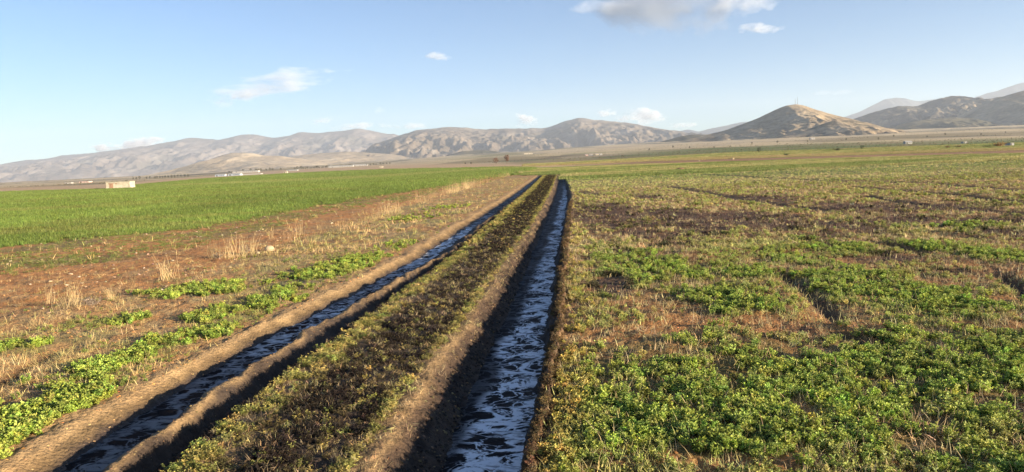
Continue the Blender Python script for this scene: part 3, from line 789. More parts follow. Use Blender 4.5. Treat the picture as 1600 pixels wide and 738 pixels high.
def right_field():
    def weights(x, y):
        gr = pmask('green', x, y); dk = pmask('dark', x, y); so = pmask('soil', x, y)
        d = x - fx(RC_lr, y)
        edge = np.clip(1 - d / (.42 + .35 * fbm(x * 1.3, y * 1.3, 5, 2)), 0, 1)
        fu = furrow(x, y)
        n = fbm(x * 1.1, y * .9, 61, 3); n2 = fbm(x * 3.1, y * 2.7, 63, 2)
        return gr, dk, so, edge, fu, n, n2
    # leafy plants, near
    for part_, (nn, y0, y1, lib, s0) in enumerate(((24000, 3.0, 15, 'leafy', .82), (19000, 14, 42, 'leafyfar', .95))):
        x, y = sample(nn, y0, y1, 1.0, side='R')
        gr, dk, so, ed, fu, n, n2 = weights(x, y)
        dens = .36 + .34 * gr + .4 * n + 1.0 * n2 + .5 * fbm(x * 7, y * 7, 64, 2) - .85 * so - 1.3 * fu - .5 * dk + .3 * (ed > .1)
        dens = np.where(y > 14, dens * .75, dens)
        k = RNG.uniform(0, 1, len(x)) < dens; x, y, gr, dk, ed, n, n2 = (v[k] for v in (x, y, gr, dk, ed, n, n2))
        m = len(x)
        green = mix(jit(G_GREEN, m, .25), jit(G_DGREEN * 1.3, m, .2), sm(-.2, .5, n2) * .5)
        t = mix(jit(G_STRG * .8, m, .25), green, np.clip(sm(-.15, .95, gr * .9 + .5 * n + .35 * n2 + .15), 0, 1))
        t = mix(t, jit(G_YEL, m, .25), sm(.1, .7, ed + .25 * n2))
        t = mix(t, jit(G_BLK * 1.6, m, .3), np.clip(dk * 1.1, 0, 1) * .9)
        sc = s0 * RNG.uniform(.6, 1.25, m) * (1 - .25 * ed) * (.8 + .3 * gr)
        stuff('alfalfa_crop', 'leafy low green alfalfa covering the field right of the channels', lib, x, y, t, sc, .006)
    # stubble and dead stems
    for nn, y0, y1, lib, s0 in ((13000, 3.0, 15, 'straw', 1.25), (30000, 13, 75, 'strawfar', 1.1)):
        x, y = sample(nn, y0, y1, 1.0 if y1 < 20 else 1.15, side='R')
        gr, dk, so, ed, fu, n, n2 = weights(x, y)
        dens = .66 - .22 * gr - .2 * so - .9 * fu - .38 * dk + .35 * n2 + (.25 if y1 > 20 else 0)
        k = RNG.uniform(0, 1, len(x)) < dens; x, y, gr, dk, n, n2 = (v[k] for v in (x, y, gr, dk, n, n2))
        m = len(x)
        t = mix(jit(G_STR * .8, m, .2), jit(np.array([.44, .44, .15]), m, .2), sm(-.4, .4, n) * .85)
        t = mix(t, jit(np.array([.085, .05, .04]), m, .3), np.clip(dk * 1.1, 0, 1) * (RNG.uniform(0, 1, m) < .85))
        t = mix(t, jit(np.array([.21, .26, .065]), m, .2), sm(-.3, .4, n2 + fbm(x * .06, y * .2, 66, 3)) * sm(25, 50, y) * .8)
        sc = s0 * RNG.uniform(.5, 1.1, m) * (1 - .1 * gr) * np.where(y > 40, 1.3, 1)
        stuff('stubble', 'short pale stubble standing among the green plants on the right', lib, x, y, t, sc, .004)
    yy = 68 * (520 / 68) ** RNG.uniform(0, 1, 42000); az = RNG.uniform(.02, .80, 42000); x = az * yy; y = yy
    zz, _ = zones(x, y); q = y / zz['edge']; k = ((q < .97) | (q > 1.3)) & (q < 3.4) & ((x > fx(RC_lr, y)) | (y > 94)); x, y, q = x[k], y[k], q[k]; m = len(x)
    st = sm(-.15, .25, fbm(x * .03, y * .14, 92, 4))
    t = mix(jit(np.array([.36, .32, .13]), m, .15, .05), jit(np.array([.17, .21, .055]), m, .15, .05), st)
    t = mix(t, jit(np.array([.40, .27, .14]), m, .15, .05), sm(1.2, 1.35, q) * sm(1.9, 1.5, q) * .6)
    stuff('stubble', 'far rows of yellowing and green crop on the right', 'grassfar', x, y, t, RNG.uniform(.35, .8, m) * (1 + sm(150, 400, y)), .0, .04)
    x, y = sample(12000, 3.0, 22, 1.1, side='R'); k = RNG.uniform(0, 1, len(x)) < .6 + .6 * fbm(x * 1.5, y * 1.5, 93, 2); x, y = x[k], y[k]; m = len(x)
    stuff('dead_stems', 'pale dead stems standing upright through the green crop', 'stem', x, y, jit(G_STR, m, .25), RNG.uniform(.45, 1.0, m), .004, .2)
    # crumbs of soil
    x, y = sample(6000, 3.0, 14, 1.2, side='R'); m = len(x)
    stuff('soil_crumbs', 'brown crumbs of soil between the plants', 'clod', x, y, jit(C_RED * .7, m, .3), RNG.uniform(.25, .9, m) ** 2 * 1.3, .004)

def middle_strip():
    x, y = sample(62000, 2.6, 90, 1.25, side='M')
    a, b = fx(LC_st, y), fx(RC_lip, y); t = (x - a) / (b - a)
    n = fbm(x * 2.2, y * 1.6, 71, 3); n2 = fbm(x * 6, y * 6, 72, 2)
    core = sm(.14, .32, t + .12 * n) * sm(.98, .82, t + .1 * n)
    dens = .52 + .9 * n2 - 1.3 * sm(.93, 1.02, t + .05 * n2) - .0 - 1.0 * sm(.35, .6, n) * (t < .4)
    dens = dens * np.clip(.42 + 12 / y * .3, 0, 1)
    k = RNG.uniform(0, 1, len(x)) < dens; x, y, t, n, n2, core = (v[k] for v in (x, y, t, n, n2, core)); m = len(x)
    c = mix(jit(np.array([.44, .36, .12]), m, .3), jit(np.array([.24, .24, .07]), m, .25), sm(-.2, .5, n2))
    c = mix(c, jit(G_BLK, m, .35), np.clip(core * (.95 + .4 * n2), 0, 1) * (RNG.uniform(0, 1, m) < .9))
    sc = RNG.uniform(.4, .95, m) * (1 - .2 * core) * np.where(y > 14, 1.4, 1)
    near = y < 14
    stuff('withered_plants', 'blackened and yellowing low plants on the strip between the two channels', 'wither', x[near], y[near], c[near], sc[near], .006, .35)
    stuff('withered_plants', 'blackened and yellowing low plants on the far part of the strip', 'leafyfar', x[~near], y[~near], c[~near], sc[~near] * .6, .006, .35)
    x, y = sample(9000, 2.6, 24, 1.25, side='M'); m = len(x)
    stuff('dead_stems', 'thin dead stems and straw among the withered plants of the strip', 'straw', x, y, mix(jit(G_STR * .7, m, .3), jit(G_BLK * 1.5, m, .3), (RNG.uniform(0, 1, m) < .55) * 1.0), RNG.uniform(.35, .8, m), .0, .5)
    # black crumbs and shoots on the banks of the right channel
    n_ = 5200; y = np.interp(RNG.uniform(0, 1, n_) ** 1.5, [0, 1], [2.6, 16]); a, b = fx(RC_lip, y), fx(RC_wl, y)
    t = RNG.uniform(.15, 1.0, n_); x = a + (b - a) * t
    k = RNG.uniform(0, 1, n_) < sm(.2, .5, t + .2 * fbm(x * 5, y * 5, 77, 2)); x, y = x[k], y[k]; m = len(x)
    c = mix(jit(G_BLK * .8, m, .4), jit(C_TAN * .6, m, .3), (RNG.uniform(0, 1, m) < .25) * 1.0)
    stuff('debris', 'dark crumbs and dead bits on the left bank of the right channel', 'clod', x, y, c, RNG.uniform(.2, 1.0, m) ** 1.6, .003, .6)
    x = x + RNG.normal(0, .02, m); k = RNG.uniform(0, 1, m) < .3; m = int(k.sum())
    stuff('debris', 'dead twigs on the left bank of the right channel', 'strawlie', x[k], y[k], jit(G_BLK * 2, m, .5), RNG.uniform(.15, .45, m), .0, .3)
    # shaded furrow between ridge and strip, dark stems and leaves
    n_ = 3500; y = np.interp(RNG.uniform(0, 1, n_) ** 1.5, [0, 1], [2.6, 40]); a, b = fx(LC_rd, y), fx(LC_st, y); x = a + (b - a) * RNG.uniform(.35, 1, n_)
    stuff('withered_plants', 'dark dead shoots in the furrow beside the ridge', 'wither', x, y, jit(G_BLK * 1.5, n_, .4), RNG.uniform(.3, .65, n_), .0, .4)
    # right wall of the right channel
    n_ = 2200; y = np.interp(RNG.uniform(0, 1, n_) ** 1.4, [0, 1], [2.8, 30]); a, b = fx(RC_wr, y), fx(RC_lr, y); x = a + (b - a) * RNG.uniform(.5, 1.2, n_)
    stuff('withered_plants', 'brown dead shoots on the steep right bank', 'wither', x, y, jit(np.array([.13, .085, .04]), n_, .4), RNG.uniform(.3, .7, n_), .0, .4)
    # bits on the sunny bank and the ridge
    n_ = 1500; y = np.interp(RNG.uniform(0, 1, n_) ** 1.4, [0, 1], [3, 25]); a = fx(LC_lip, y); x = a + (fx(LC_wl, y) - a) * RNG.uniform(0, .9, n_)
    stuff('soil_crumbs', 'tan crumbs of soil on the bank of the left channel', 'clod', x, y, jit(C_TAN, n_, .3), RNG.uniform(.1, .8, n_) ** 2, .003)
    y = np.interp(RNG.uniform(0, 1, n_) ** 1.4, [0, 1], [3, 25]); x = fx(LC_rd, y) + RNG.normal(0, .04, n_)
    stuff('soil_crumbs', 'tan crumbs of soil on the ridge beside the left channel', 'clod', x, y, jit(C_TAN * .7, n_, .3), RNG.uniform(.2, .8, n_) ** 2, .003)

def left_field():
    # straw matting
    for nn, y0, y1, lib, s0 in ((21000, 3.5, 17, 'strawlie', .8), (24000, 15, 80, 'strawmat', 1.3)):
        x, y = sample(nn, y0, y1, 1.0, 1.5, side='L')
        xs_ = fx(STALK, y); dl = fx(LC_lip, y) - x; n = fbm(x * .9, y * .9, 81, 3)
        inn = sm(-.5, .6, x - xs_)
        wd = pmask('weed', x, y)
        dens = .85 * inn * (.65 + .8 * n) * sm(.05, .3, dl) + .10 - .5 * wd - .6 * furrow(x, y)
        dens = dens * (1 - Z_crop(x, y))
        k = RNG.uniform(0, 1, len(x)) < dens; x, y, n = x[k], y[k], n[k]; m = len(x)
        t = mix(jit(G_STR * np.array([1, .93, .8]), m, .25), jit(np.array([.34, .33, .10]), m, .25), sm(.0, .5, fbm(x * 1.6, y * 1.6, 83, 3) + .15) * .85)
        stuff('straw_litter', 'dry straw lying on the red soil left of the channels', lib, x, y, t, s0 * RNG.uniform(.5, 1.1, m), .0, .12)
    # green weeds
    for nn, y0, y1, lib, s0 in ((22000, 3.4, 15, 'leafy', 1.0), (26000, 14, 75, 'leafyfar', .85)):
        x, y = sample(nn, y0, y1, 1.0, 1.5, side='L')
        xs_ = fx(STALK, y); dl = fx(LC_lip, y) - x
        wd = pmask('weed', x, y, .35); n = fbm(x * 1.4, y * 1.2, 85, 3)
        dens = .85 * sm(.1, .9, wd + .3 * n) + .65 * sm(-.1, .5, n) * sm(-.8, .5, x - xs_)
        dens = dens * sm(.03, .2, dl) * (1 - Z_crop(x, y))
        k = RNG.uniform(0, 1, len(x)) < dens; x, y, n, wd = x[k], y[k], n[k], wd[k]; m = len(x)
        t = mix(jit(np.array([.24, .27, .07]), m, .25), jit(G_GREEN * 1.0, m, .25), sm(.1, .6, wd))
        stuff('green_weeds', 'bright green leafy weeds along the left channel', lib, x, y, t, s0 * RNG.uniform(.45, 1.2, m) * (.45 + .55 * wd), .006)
    # thin young crop on red soil, then the dense crop
    x, y = sample(60000, 12, 130, 1.0, 2, side='L')
    c1 = Z_crop(x, y); zz, _ = zones(x, y); c2 = zz['crop2'] * (1 - c1)
    dens = c1 * .95 + c2 * (.5 + .5 * fbm(x * .8, y * .8, 87, 3)); dens = dens * (~zz['beyond'])
    k = RNG.uniform(0, 1, len(x)) < dens; x, y, c1, = x[k], y[k], c1[k]; m = len(x)
    t = mix(jit(np.array([.16, .19, .05]), m, .2), jit(np.array([.155, .215, .045]), m, .14, .05), sm(.2, .8, c1))
    t = t * (1 + .30 * fbm(x * .25, y * .1, 88, 3))[:, None]
    t = mix(t, jit(np.array([.20, .20, .06]), m, .15), sm(.05, .35, fbm(x * .12, y * .35, 188, 3)) * .5)
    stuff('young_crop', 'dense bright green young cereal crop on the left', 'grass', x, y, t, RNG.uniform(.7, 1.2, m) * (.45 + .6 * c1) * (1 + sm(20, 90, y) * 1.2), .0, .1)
    yy = 95 * (800 / 95) ** RNG.uniform(0, 1, 52000); az = RNG.uniform(-.80, .06, 52000); x = az * yy; y = yy
    zz, _ = zones(x, y); k = (zz['crop'] > .5) & (~zz['beyond']); x, y = x[k], y[k]; m = len(x)
    t = jit(np.array([.165, .215, .05]), m, .1, .04) * (1 + .22 * fbm(x * .02, y * .012, 89, 3))[:, None]
    t = mix(t, np.broadcast_to(np.array([.26, .26, .09]), t.shape), sm(.15, .3, fbm(x * .004, y * .012, 90, 2)) * .6)
    stuff('young_crop', 'far part of the green young cereal crop on the left', 'grassfar', x, y, t, RNG.uniform(.7, 1.2, m) * (1 + sm(150, 500, y) * 1.0), .0, .04)
    # pale pebbles
    n_ = 350; x, y = sample(n_ * 3, 8, 45, .6, 2, side='L'); k = (x < fx(STALK, y) + .6) & (Z_crop(x, y) < .7); x, y = x[k][:n_], y[k][:n_]; m = len(x)
    stuff('pebbles', 'small pale pebbles scattered on the red soil', 'clod', x, y, jit(np.array([.5, .38, .26]), m, .2), RNG.uniform(.4, 1.0, m) ** 2 * 2.2, .0)
    x, y = sample(9000, 3.5, 18, 1.0, 1.5, side='L'); m = len(x)
    stuff('soil_crumbs', 'red crumbs of soil left of the channels', 'clod', x, y, jit(C_RED, m, .3), RNG.uniform(.2, 1.0, m) ** 2 * .9, .004)
def plain_scrub():
    n = 16000; yy = 420 * (4200 / 420) ** RNG.uniform(0, 1, n); az = RNG.uniform(-.8, .8, n); x, y = az * yy, yy
    zz, _ = zones(x, y); pat = fbm(x / 160, y / 500, 191, 3)
    k = (y > zz['edge'] * np.where(az > .05, 3.0, 2.2)) & (RNG.uniform(0, 1, n) < sm(-.15, .3, pat)); x, y = x[k], y[k]; m = len(x)
    stuff('scrub', 'low dark scrub dotted over the far plain', 'leafyfar', x, y, jit(np.array([.20, .17, .09]), m, .3), RNG.uniform(2.5, 8, m) * (.5 + y / 2200), .0, .1)
def Z_crop(x, y): return zones(x, y)[0]['crop']
right_field(); middle_strip(); left_field(); plain_scrub()
#VEGEND
# ------------------------------------------------------------------ single things
def gz(x, y): return float(height(np.array([float(x)]), np.array([float(y)]))[0][0])
def spot(px, py):
    """where a traced spot lies on the real (uneven) ground"""
    z = 0.0
    for _ in range(6):
        q = ground_at([(px, py)], z)[0]; z = gz(q[0], q[1]) if q[1] > 0 else 0
    return float(q[0]), float(q[1]), z
def at_dist(px, Y):
    x = float(wall_at([(px, 255)], Y)[0][0]); return x, Y, gz(x, Y)
def empty(name, loc, label, cat, group=None, rz=0.0, sc=1.0):
    o = bpy.data.objects.new(name, None); COL.objects.link(o); o.location = loc; o.rotation_euler.z = rz; o.scale = (sc,) * 3
    o.empty_display_size = .2
    return tag(o, label, cat, group)
def copy_tree(o, **k):
    c = o.copy(); COL.objects.link(c)
    for ch in [q for q in COL.objects if q.parent == o]:
        d = ch.copy(); COL.objects.link(d); d.parent = c
    return c

M_STALK = mat_leaf('dry stalk', False, (.46, .34, .18), .1, .7)
M_STALKB = mat_leaf('brown stalk', False, (.36, .22, .11), .1, .7)
M_TWIG = mat_leaf('grey twig', False, (.26, .20, .16), .05, .8)
M_ROCK = mat_leaf('pale rock', False, (.38, .30, .19), 0, .9)

def tuft(n, h, spread, rad, seed, mat, bent=.3, litter=44, rt=.0055):
    random.seed(seed)
    a, b = MB(), MB()
    for _ in range(n):
        d = rdir(spread * U(.1, 1)); p = Vector((U(-rad, rad), U(-rad, rad), -.02)); H = h * U(.45, 1.05)
        m = p + d * H * U(.5, .7); e = p + d * H
        if U(0, 1) < bent: e = m + Vector((U(-1, 1), U(-1, 1), U(-.4, .6))).normalized() * H * .4
        a.tube([p, m, e], rt * U(.7, 1.2), rt * .35, U(.3, .9))
        if U(0, 1) < .5:
            b.blade([m, m + Vector((U(-.5, .5), U(-.5, .5), .2)) * H * .3, m + Vector((U(-.7, .7), U(-.7, .7), -.1)) * H * .4], .009, U(.3, .9))
    for _ in range(litter):
        p = Vector((U(-rad, rad) * 1.8, U(-rad, rad) * 1.8, U(0, .03))); d = Vector((U(-1, 1), U(-1, 1), U(0, .7))).normalized()
        b.blade([p, p + d * .1, p + d * .2 + Vector((0, 0, -.03))], .008, U(.1, .9))
    return a, b
PROTO = {}
def put_tuft(kind, px, py, hpx, label, group=None):
    x, y, z = spot(px, py); h = 1.15 * hpx / 1160 * y
    if kind not in PROTO:
        a, b = {'tall': lambda: tuft(28, 1.0, .6, .28, 5, M_STALK, .6), 'fan': lambda: tuft(16, 1.0, .7, .1, 6, M_STALKB, .4),
                'thin': lambda: tuft(12, 1.0, .45, .16, 8, M_STALK, .4, 12), 'row': lambda: tuft(40, 1.0, .7, .7, 9, M_STALK, .6, 90),
                'row2': lambda: tuft(26, 1.0, .6, .55, 10, M_STALKB, .4, 46)}[kind]()
        PROTO[kind] = (a, b)
        me = [a.build('stalk', M_STALK if kind != 'fan' and kind != 'row2' else M_STALKB, link=False).data, b.build('dry_leaves', M_STALK, link=False).data]
        PROTO[kind] = me
    e = empty('dry_grass_tuft', (x, y, z), label, 'dry grass', group, random.Random(px * 7 + py).uniform(0, 6.28))
    wide = .75 if kind in ('row', 'row2') else .95
    e.scale = (max(h * wide, .3), max(h * wide, .3), h)
    for nm, me in zip(('stalks', 'dry_leaves'), PROTO[kind]):
        c = bpy.data.objects.new(nm, me); COL.objects.link(c); c.parent = e; c['kind'] = 'stuff'
put_tuft('tall', 106, 481, 56, 'tallest pale dry grass tuft, its straight stalks fanning above grey litter')
put_tuft('thin', 79, 474, 34, 'thin pair of pale dry stalks just left of the tallest tuft')
put_tuft('thin', 122, 478, 32, 'short pale stalks close on the right of the tallest tuft')
put_tuft('fan', 32, 480, 36, 'brown fan of fine dry grass at the left edge of the red soil')
put_tuft('tall', 176, 468, 30, 'short dense pale tuft beside the grey dead shrub')
put_tuft('thin', 207, 452, 32, 'few bent dry stalks leaning over between two tufts')
put_tuft('tall', 264, 438, 44, 'pale dry tuft standing behind the bright green weed patch')
put_tuft('thin', 330, 402, 38, 'slender dry stalks at the left end of the bushy dry clump')
put_tuft('row', 347, 404, 24, 'low tangled dry tuft at the foot of the bushy dry clump')
put_tuft('tall', 366, 402, 46, 'tall dry tuft in the bushy clump left of the pale stone')
put_tuft('tall', 392, 398, 36, 'dry tuft right beside the pale stones')
put_tuft('thin', 424, 374, 22, 'single thin dry stalks standing behind the larger pale stone')
put_tuft('row2', 452, 378, 26, 'brownish dry tuft just right of the pale stones')
put_tuft('thin', 468, 368, 30, 'thin dry stalks rising from the straw right of the stones')
_U = 'zeroth first second third fourth fifth sixth seventh eighth ninth tenth eleventh twelfth thirteenth fourteenth fifteenth sixteenth seventeenth eighteenth nineteenth'.split()
def nth(k):
    if k < 20: return _U[k]
    t = {2: 'twent', 3: 'thirt'}[k // 10]
    return t + 'ieth' if k % 10 == 0 else t + 'y-' + _U[k % 10]
G = 'dry grass tufts in the row receding along the crop edge'
cnt_ = 0
rr = random.Random(3)
ln = by_y([(480, 374), (530, 362), (575, 347), (610, 334), (655, 320), (700, 303), (745, 290), (790, 277), (830, 268)])
for px, py, h in ((486, 374, 20), (508, 364, 24), (522, 366, 26), (534, 361, 24), (546, 358, 18), (566, 350, 24), (578, 347, 26), (590, 343, 22), (604, 336, 22), (612, 332, 24), (622, 330, 18), (640, 322, 16),
                  (652, 318, 22), (660, 316, 22), (669, 313, 20), (680, 309, 18), (690, 306, 16), (700, 303, 15), (708, 301, 18), (716, 299, 20), (724, 297, 20), (731, 295, 19), (738, 292, 19), (745, 290, 18), (752, 288, 16), (759, 286, 15), (766, 283.5, 14),
                  (773, 281, 12), (780, 279, 11), (787, 277, 10), (795, 275, 8), (804, 273, 7), (814, 271, 6)):
    put_tuft(rr.choice(['row', 'row', 'tall', 'row2']), px, py, h, 'pale dry grass tuft, %s after the pale stones in the row receding along the crop' % nth(cnt_ + 1), G); cnt_ += 1
put_tuft('row', 60, 508, 16, 'flattened dry tuft low on the left red soil below the tall tuft')

def shrub(px, py, wpx, hpx, label, mat, seed, name='dead_shrub', cat='shrub', n=70, dist=None, rtw=.004):
    random.seed(seed); x, y, z = spot(px, py) if dist is None else at_dist(px, dist)
    W = wpx / 1160 * y / 2; H = hpx / 1160 * y; b = MB(); c = MB(); k_ = max(1.0, y / 12)
    for _ in range(n):
        d = rdir(U(.3, 1.6)); L = H * U(.5, 1.05); p = Vector((U(-.3, .3) * W, U(-.3, .3) * W, 0))
        q = p + Vector((d.x * W, d.y * W, d.z * L)) * U(.5, 1)
        m = (p + q) / 2 + Vector((U(-.2, .2) * W, U(-.2, .2) * W, U(0, .2) * H))
        b.tube([p, m, q], rtw * k_ * .6, rtw * k_ * .3, U(.2, .8))
        for _ in range(3):
            s = m.lerp(q, U(0, 1)); c.leaf(s, Vector((U(-1, 1), U(-1, 1), U(-.2, 1))), Vector((0, 0, 1)), U(.12, .25) * H, .06 * H, U(.1, .9))
    e = empty(name, (x, y, z), label, cat); b.build('twigs', mat, e); c.build('leaves', mat, e); return e
shrub(140, 478, 46, 18, 'grey dead shrub matted between the tallest tuft and a short one', M_TWIG, 21)
shrub(382, 396, 26, 18, 'dark grey dead shrub inside the bushy dry clump', M_TWIG, 22)
shrub(340, 404, 22, 12, 'small grey dead shrub at the left foot of the bushy clump', M_TWIG, 23)

def rock(px, py, wpx, label, seed, flat=.7, dist=None, mat=None, name='pale_rock', cat='rock'):
    x, y, z = spot(px, py) if dist is None else at_dist(px, dist)
    r = wpx / 1160 * y / 2
    o = pebble(r, seed, mat or M_ROCK, True, None, name, flat); o.location = (x, y, z); o.rotation_euler.z = seed
    sb = o.modifiers.new('s', 'SUBSURF'); sb.levels = sb.render_levels = 1
    return tag(o, label, cat)
rock(421, 392, 22, 'larger pale stone at the crop edge among the dry tufts', 4, .95)
rock(403, 396, 11, 'small yellowish stone left of the larger pale stone', 5)
rock(142, 384, 5, 'small white stone lying on the red soil below the crop', 6)
rock(188, 388, 5, 'flat white stone on the soil right of another white stone', 7, .3)
rock(155, 402, 6, 'flat pale stone on the red strip below two white stones', 8, .3)
rock(149, 426, 6, 'pale stone on the red soil left of the bent stalks', 9, .4)
rock(84, 458, 6, 'pale stone close beside the thin pair of stalks', 10, .5)
rock(15, 453, 5, 'lone pale stone near the left edge of the photo', 11, .4)
rock(1062, 266, 22, 'brown heap of dug earth in the right field', 12, .45, None, mat_leaf('dug earth', False, (.2, .11, .07), 0, .95), 'earth_heap', 'earth heap')
rock(1145, 247, 7, 'white boulder at the far edge of the right field', 13, .9, 195)
rock(1092, 250, 7, 'low white boulder far off left of another white boulder', 14, .6, 190)
rock(1270, 240, 5, 'small white boulder by the orange bank on the far right', 15, .9, 215)

# trees far off
M_TRK = mat_leaf('bark', False, (.14, .10, .07), 0, .9)
def tree_meshes(seed, h, w, bare, n, tint):
    random.seed(seed); t, c = MB(), MB()
    t.tube([Vector((0, 0, -.3)), Vector((U(-.03, .03) * h, 0, h * .3)), Vector((U(-.05, .05) * h, 0, h * .75))], h * .028, h * .008, .5, 5)
    for _ in range(14 if bare else 6):
        z = h * U(.2, .6); a = U(0, 6.28); e = Vector((math.cos(a) * w * .45 * U(.5, 1), math.sin(a) * w * .45 * U(.5, 1), min(h * .98, z + h * U(.15, .4))))
        t.tube([Vector((0, 0, z)), (Vector((0, 0, z)) + e) / 2 + Vector((0, 0, .02 * h)), e], h * .012, h * .004, .5)
    for _ in range(n):
        while True:
            q = Vector((U(-1, 1), U(-1, 1), U(-1, 1)))
            if .25 < q.length < 1: break
        lump = 1 + .25 * math.sin(3 * math.atan2(q.y, q.x) + seed) * (1 - abs(q.z))
        p = Vector((q.x * w * .5 * lump, q.y * w * .5 * lump, h * (.6 + .4 * q.z)))
        c.leaf(p, Vector((U(-1, 1), U(-1, 1), U(-.5, .8))), Vector((U(-1, 1), U(-1, 1), 1)), h * U(.08, .16), h * .09, .3 + .5 * (q.z + 1) / 2 + U(-.2, .2))
    return t, c
M_DKTREE = mat_leaf('dark foliage', False, (.05, .06, .03), .1, .7)
M_REDTREE = mat_leaf('winter twigs', False, (.17, .09, .06), .1, .8)
M_ORBUSH = mat_leaf('orange reeds', False, (.42, .25, .11), .1, .8)
TREES = {}
def tree(px, dist, hpx, label, group=None, kind='dark', wr=.8, name='tree', cat='tree'):
    key = (kind, int(px) % 3)
    if key not in TREES:
        t, c = tree_meshes(int(px) % 3 + 30, 1.0, wr, kind != 'dark', 150 if kind == 'dark' else 190, None)
        TREES[key] = (t.build('trunk', M_TRK, link=False).data, c.build('crown', {'dark': M_DKTREE, 'red': M_REDTREE, 'orange': M_ORBUSH}[kind], link=False).data)
    x, y, z = at_dist(px, dist); h = hpx / 1160 * dist
    e = empty(name, (x, y, z - .1), label, cat, group, px); e.scale = (h, h, h)
    for nm, me in zip(('trunk', 'crown'), TREES[key]):
        o = bpy.data.objects.new(nm, me); COL.objects.link(o); o.parent = e
tree(792, 620, 14, 'taller bare brown tree where the crop meets the plain', kind='red', wr=.55)
tree(775, 600, 10, 'round reddish bare tree just left of the taller brown tree', kind='red', wr=.9)
tree(727, 700, 4, 'tiny dark tree on the plain left of the round reddish tree')
tree(736, 700, 4, 'tiny dark tree between its twin and the round reddish tree')
tree(180, 420, 5, 'small dark tree rising behind the cream shed roof')
tree(195, 420, 6, 'small dark tree behind the right end of the cream shed')
g2 = 'trees in the dark row far beyond the cream shed'
for q_, px in enumerate((206, 211, 216, 227, 232, 240, 243, 248, 252, 256, 261, 266, 271, 276, 281, 287, 292)): tree(px, 1150, rr.uniform(3.6, 5.2), 'small dark tree, %s from the cream shed in the far row on its right' % nth(q_ + 1), g2)
g3 = 'dark trees scattered behind the white farm buildings'
for q_, px in enumerate((357, 379, 391, 399, 403, 407, 415, 421, 425, 438, 460, 464, 470)): tree(px, 1650, rr.uniform(3.5, 5.5), 'small dark tree, %s from the left behind the white farm buildings' % nth(q_ + 1), g3)
g4 = 'dark trees of the hedge line on the distant plain'
for k in range(26): tree(474 + k * 3.1 + rr.uniform(-1, 1), 1750, rr.uniform(3, 4.6), 'small dark tree, %s from the left in the hedge line on the far plain' % nth(k + 1), g4, wr=1.0)
for k in range(8): tree(573 + k * 5.2 + rr.uniform(-1, 1), 1500, rr.uniform(2.6, 4), 'small dark tree, %s from the left among those low beyond the whitish barns' % nth(k + 1), 'dark trees low on the plain left of the bare trees')
tree(1186, 420, 9, 'slim dark tree alone on the plain left below the mast hill', wr=.35)
tree(1347, 330, 8, 'slim dark tree on the far green field below the spur hill', wr=.35)
for q_, (px, d_) in enumerate(((1015, 1200), (1052, 1400), (1078, 1100), (1175, 1300), (1215, 1250), (1262, 1150), (1322, 1200), (1372, 1000), (1396, 1350), (1448, 1100), (1476, 1300), (1532, 1150), (1570, 1250))):
    tree(px, d_, rr.uniform(3, 5), 'small dark tree, %s from the left of those scattered below the right hills' % nth(q_ + 1), 'dark trees scattered below the right hills')
tree(1116, 900, 4, 'small dark bush tree on the pale plain in the middle right')
tree(1141, 900, 3.5, 'tiny dark bush tree just right of a similar one')
shrub(1308, 232, 18, 6, 'long low dark bush at the far field edge', M_DKTREE, 31, 'low_bush', 'bush', 60, 330)
shrub(1561, 226, 24, 10, 'orange dry reed bush beside a small white block', M_ORBUSH, 32, 'reed_bush', 'bush', 110, 235)
shrub(1543, 227, 24, 4.5, 'dark low bush spreading left of the orange reeds', M_DKTREE, 33, 'low_bush', 'bush', 60, 232)
shrub(1480, 232, 12, 5, 'left one of two brown mound bushes on the far right field', M_REDTREE, 34, 'mound_bush', 'bush', 50, 260)
shrub(1497, 232, 14, 5, 'right one of two brown mound bushes on the far right field', M_REDTREE, 35, 'mound_bush', 'bush', 50, 260)
shrub(1228, 242, 12, 5, 'olive bush on the orange bank below the mast hill', M_DKTREE, 36, 'low_bush', 'bush', 50, 230)

# buildings
def mat_wall(name, c, dirt=.3):
    n = NT(name); geo = n.new('ShaderNodeNewGeometry'); a = n.noise(1.3, 6, .6, geo.outputs[0])
    col = n.mul(c, n.ramp(a.outputs[0], [(.35, 1 - dirt), (.6, 1.0)]).outputs[0])
    return n.set(Base_Color=col, Roughness=.9)
M_CREAM = mat_wall('cream render', (.58, .50, .37)); M_WHITE = mat_wall('white wall', (.42, .40, .37), .15); M_BLUEW = mat_wall('bluish sheeting', (.40, .45, .52), .2)
M_ROOF = mat_wall('roof', (.40, .34, .30)); M_DARK = mat_wall('dark opening', (.05, .035, .03)); M_RUST = mat_wall('rusty door', (.42, .24, .15)); M_PINK = mat_wall('pink wall', (.60, .42, .36), .2)
def boxm(name, x0, x1, y0, y1, z0, z1, mat, parent, top=None):
    V = [(x, y, z) for z in (z0, z1) for y in (y0, y1) for x in (x0, x1)]
    if top: V[4:] = [(x0, (y0 + y1) / 2, z1), (x1, (y0 + y1) / 2, z1), (x0, (y0 + y1) / 2, z1), (x1, (y0 + y1) / 2, z1)]
    F = [(0, 2, 3, 1), (0, 1, 5, 4), (2, 6, 7, 3), (0, 4, 6, 2), (1, 3, 7, 5)] + ([] if top else [(4, 5, 7, 6)])
    return mesh_obj(name, V, F, mat, parent)
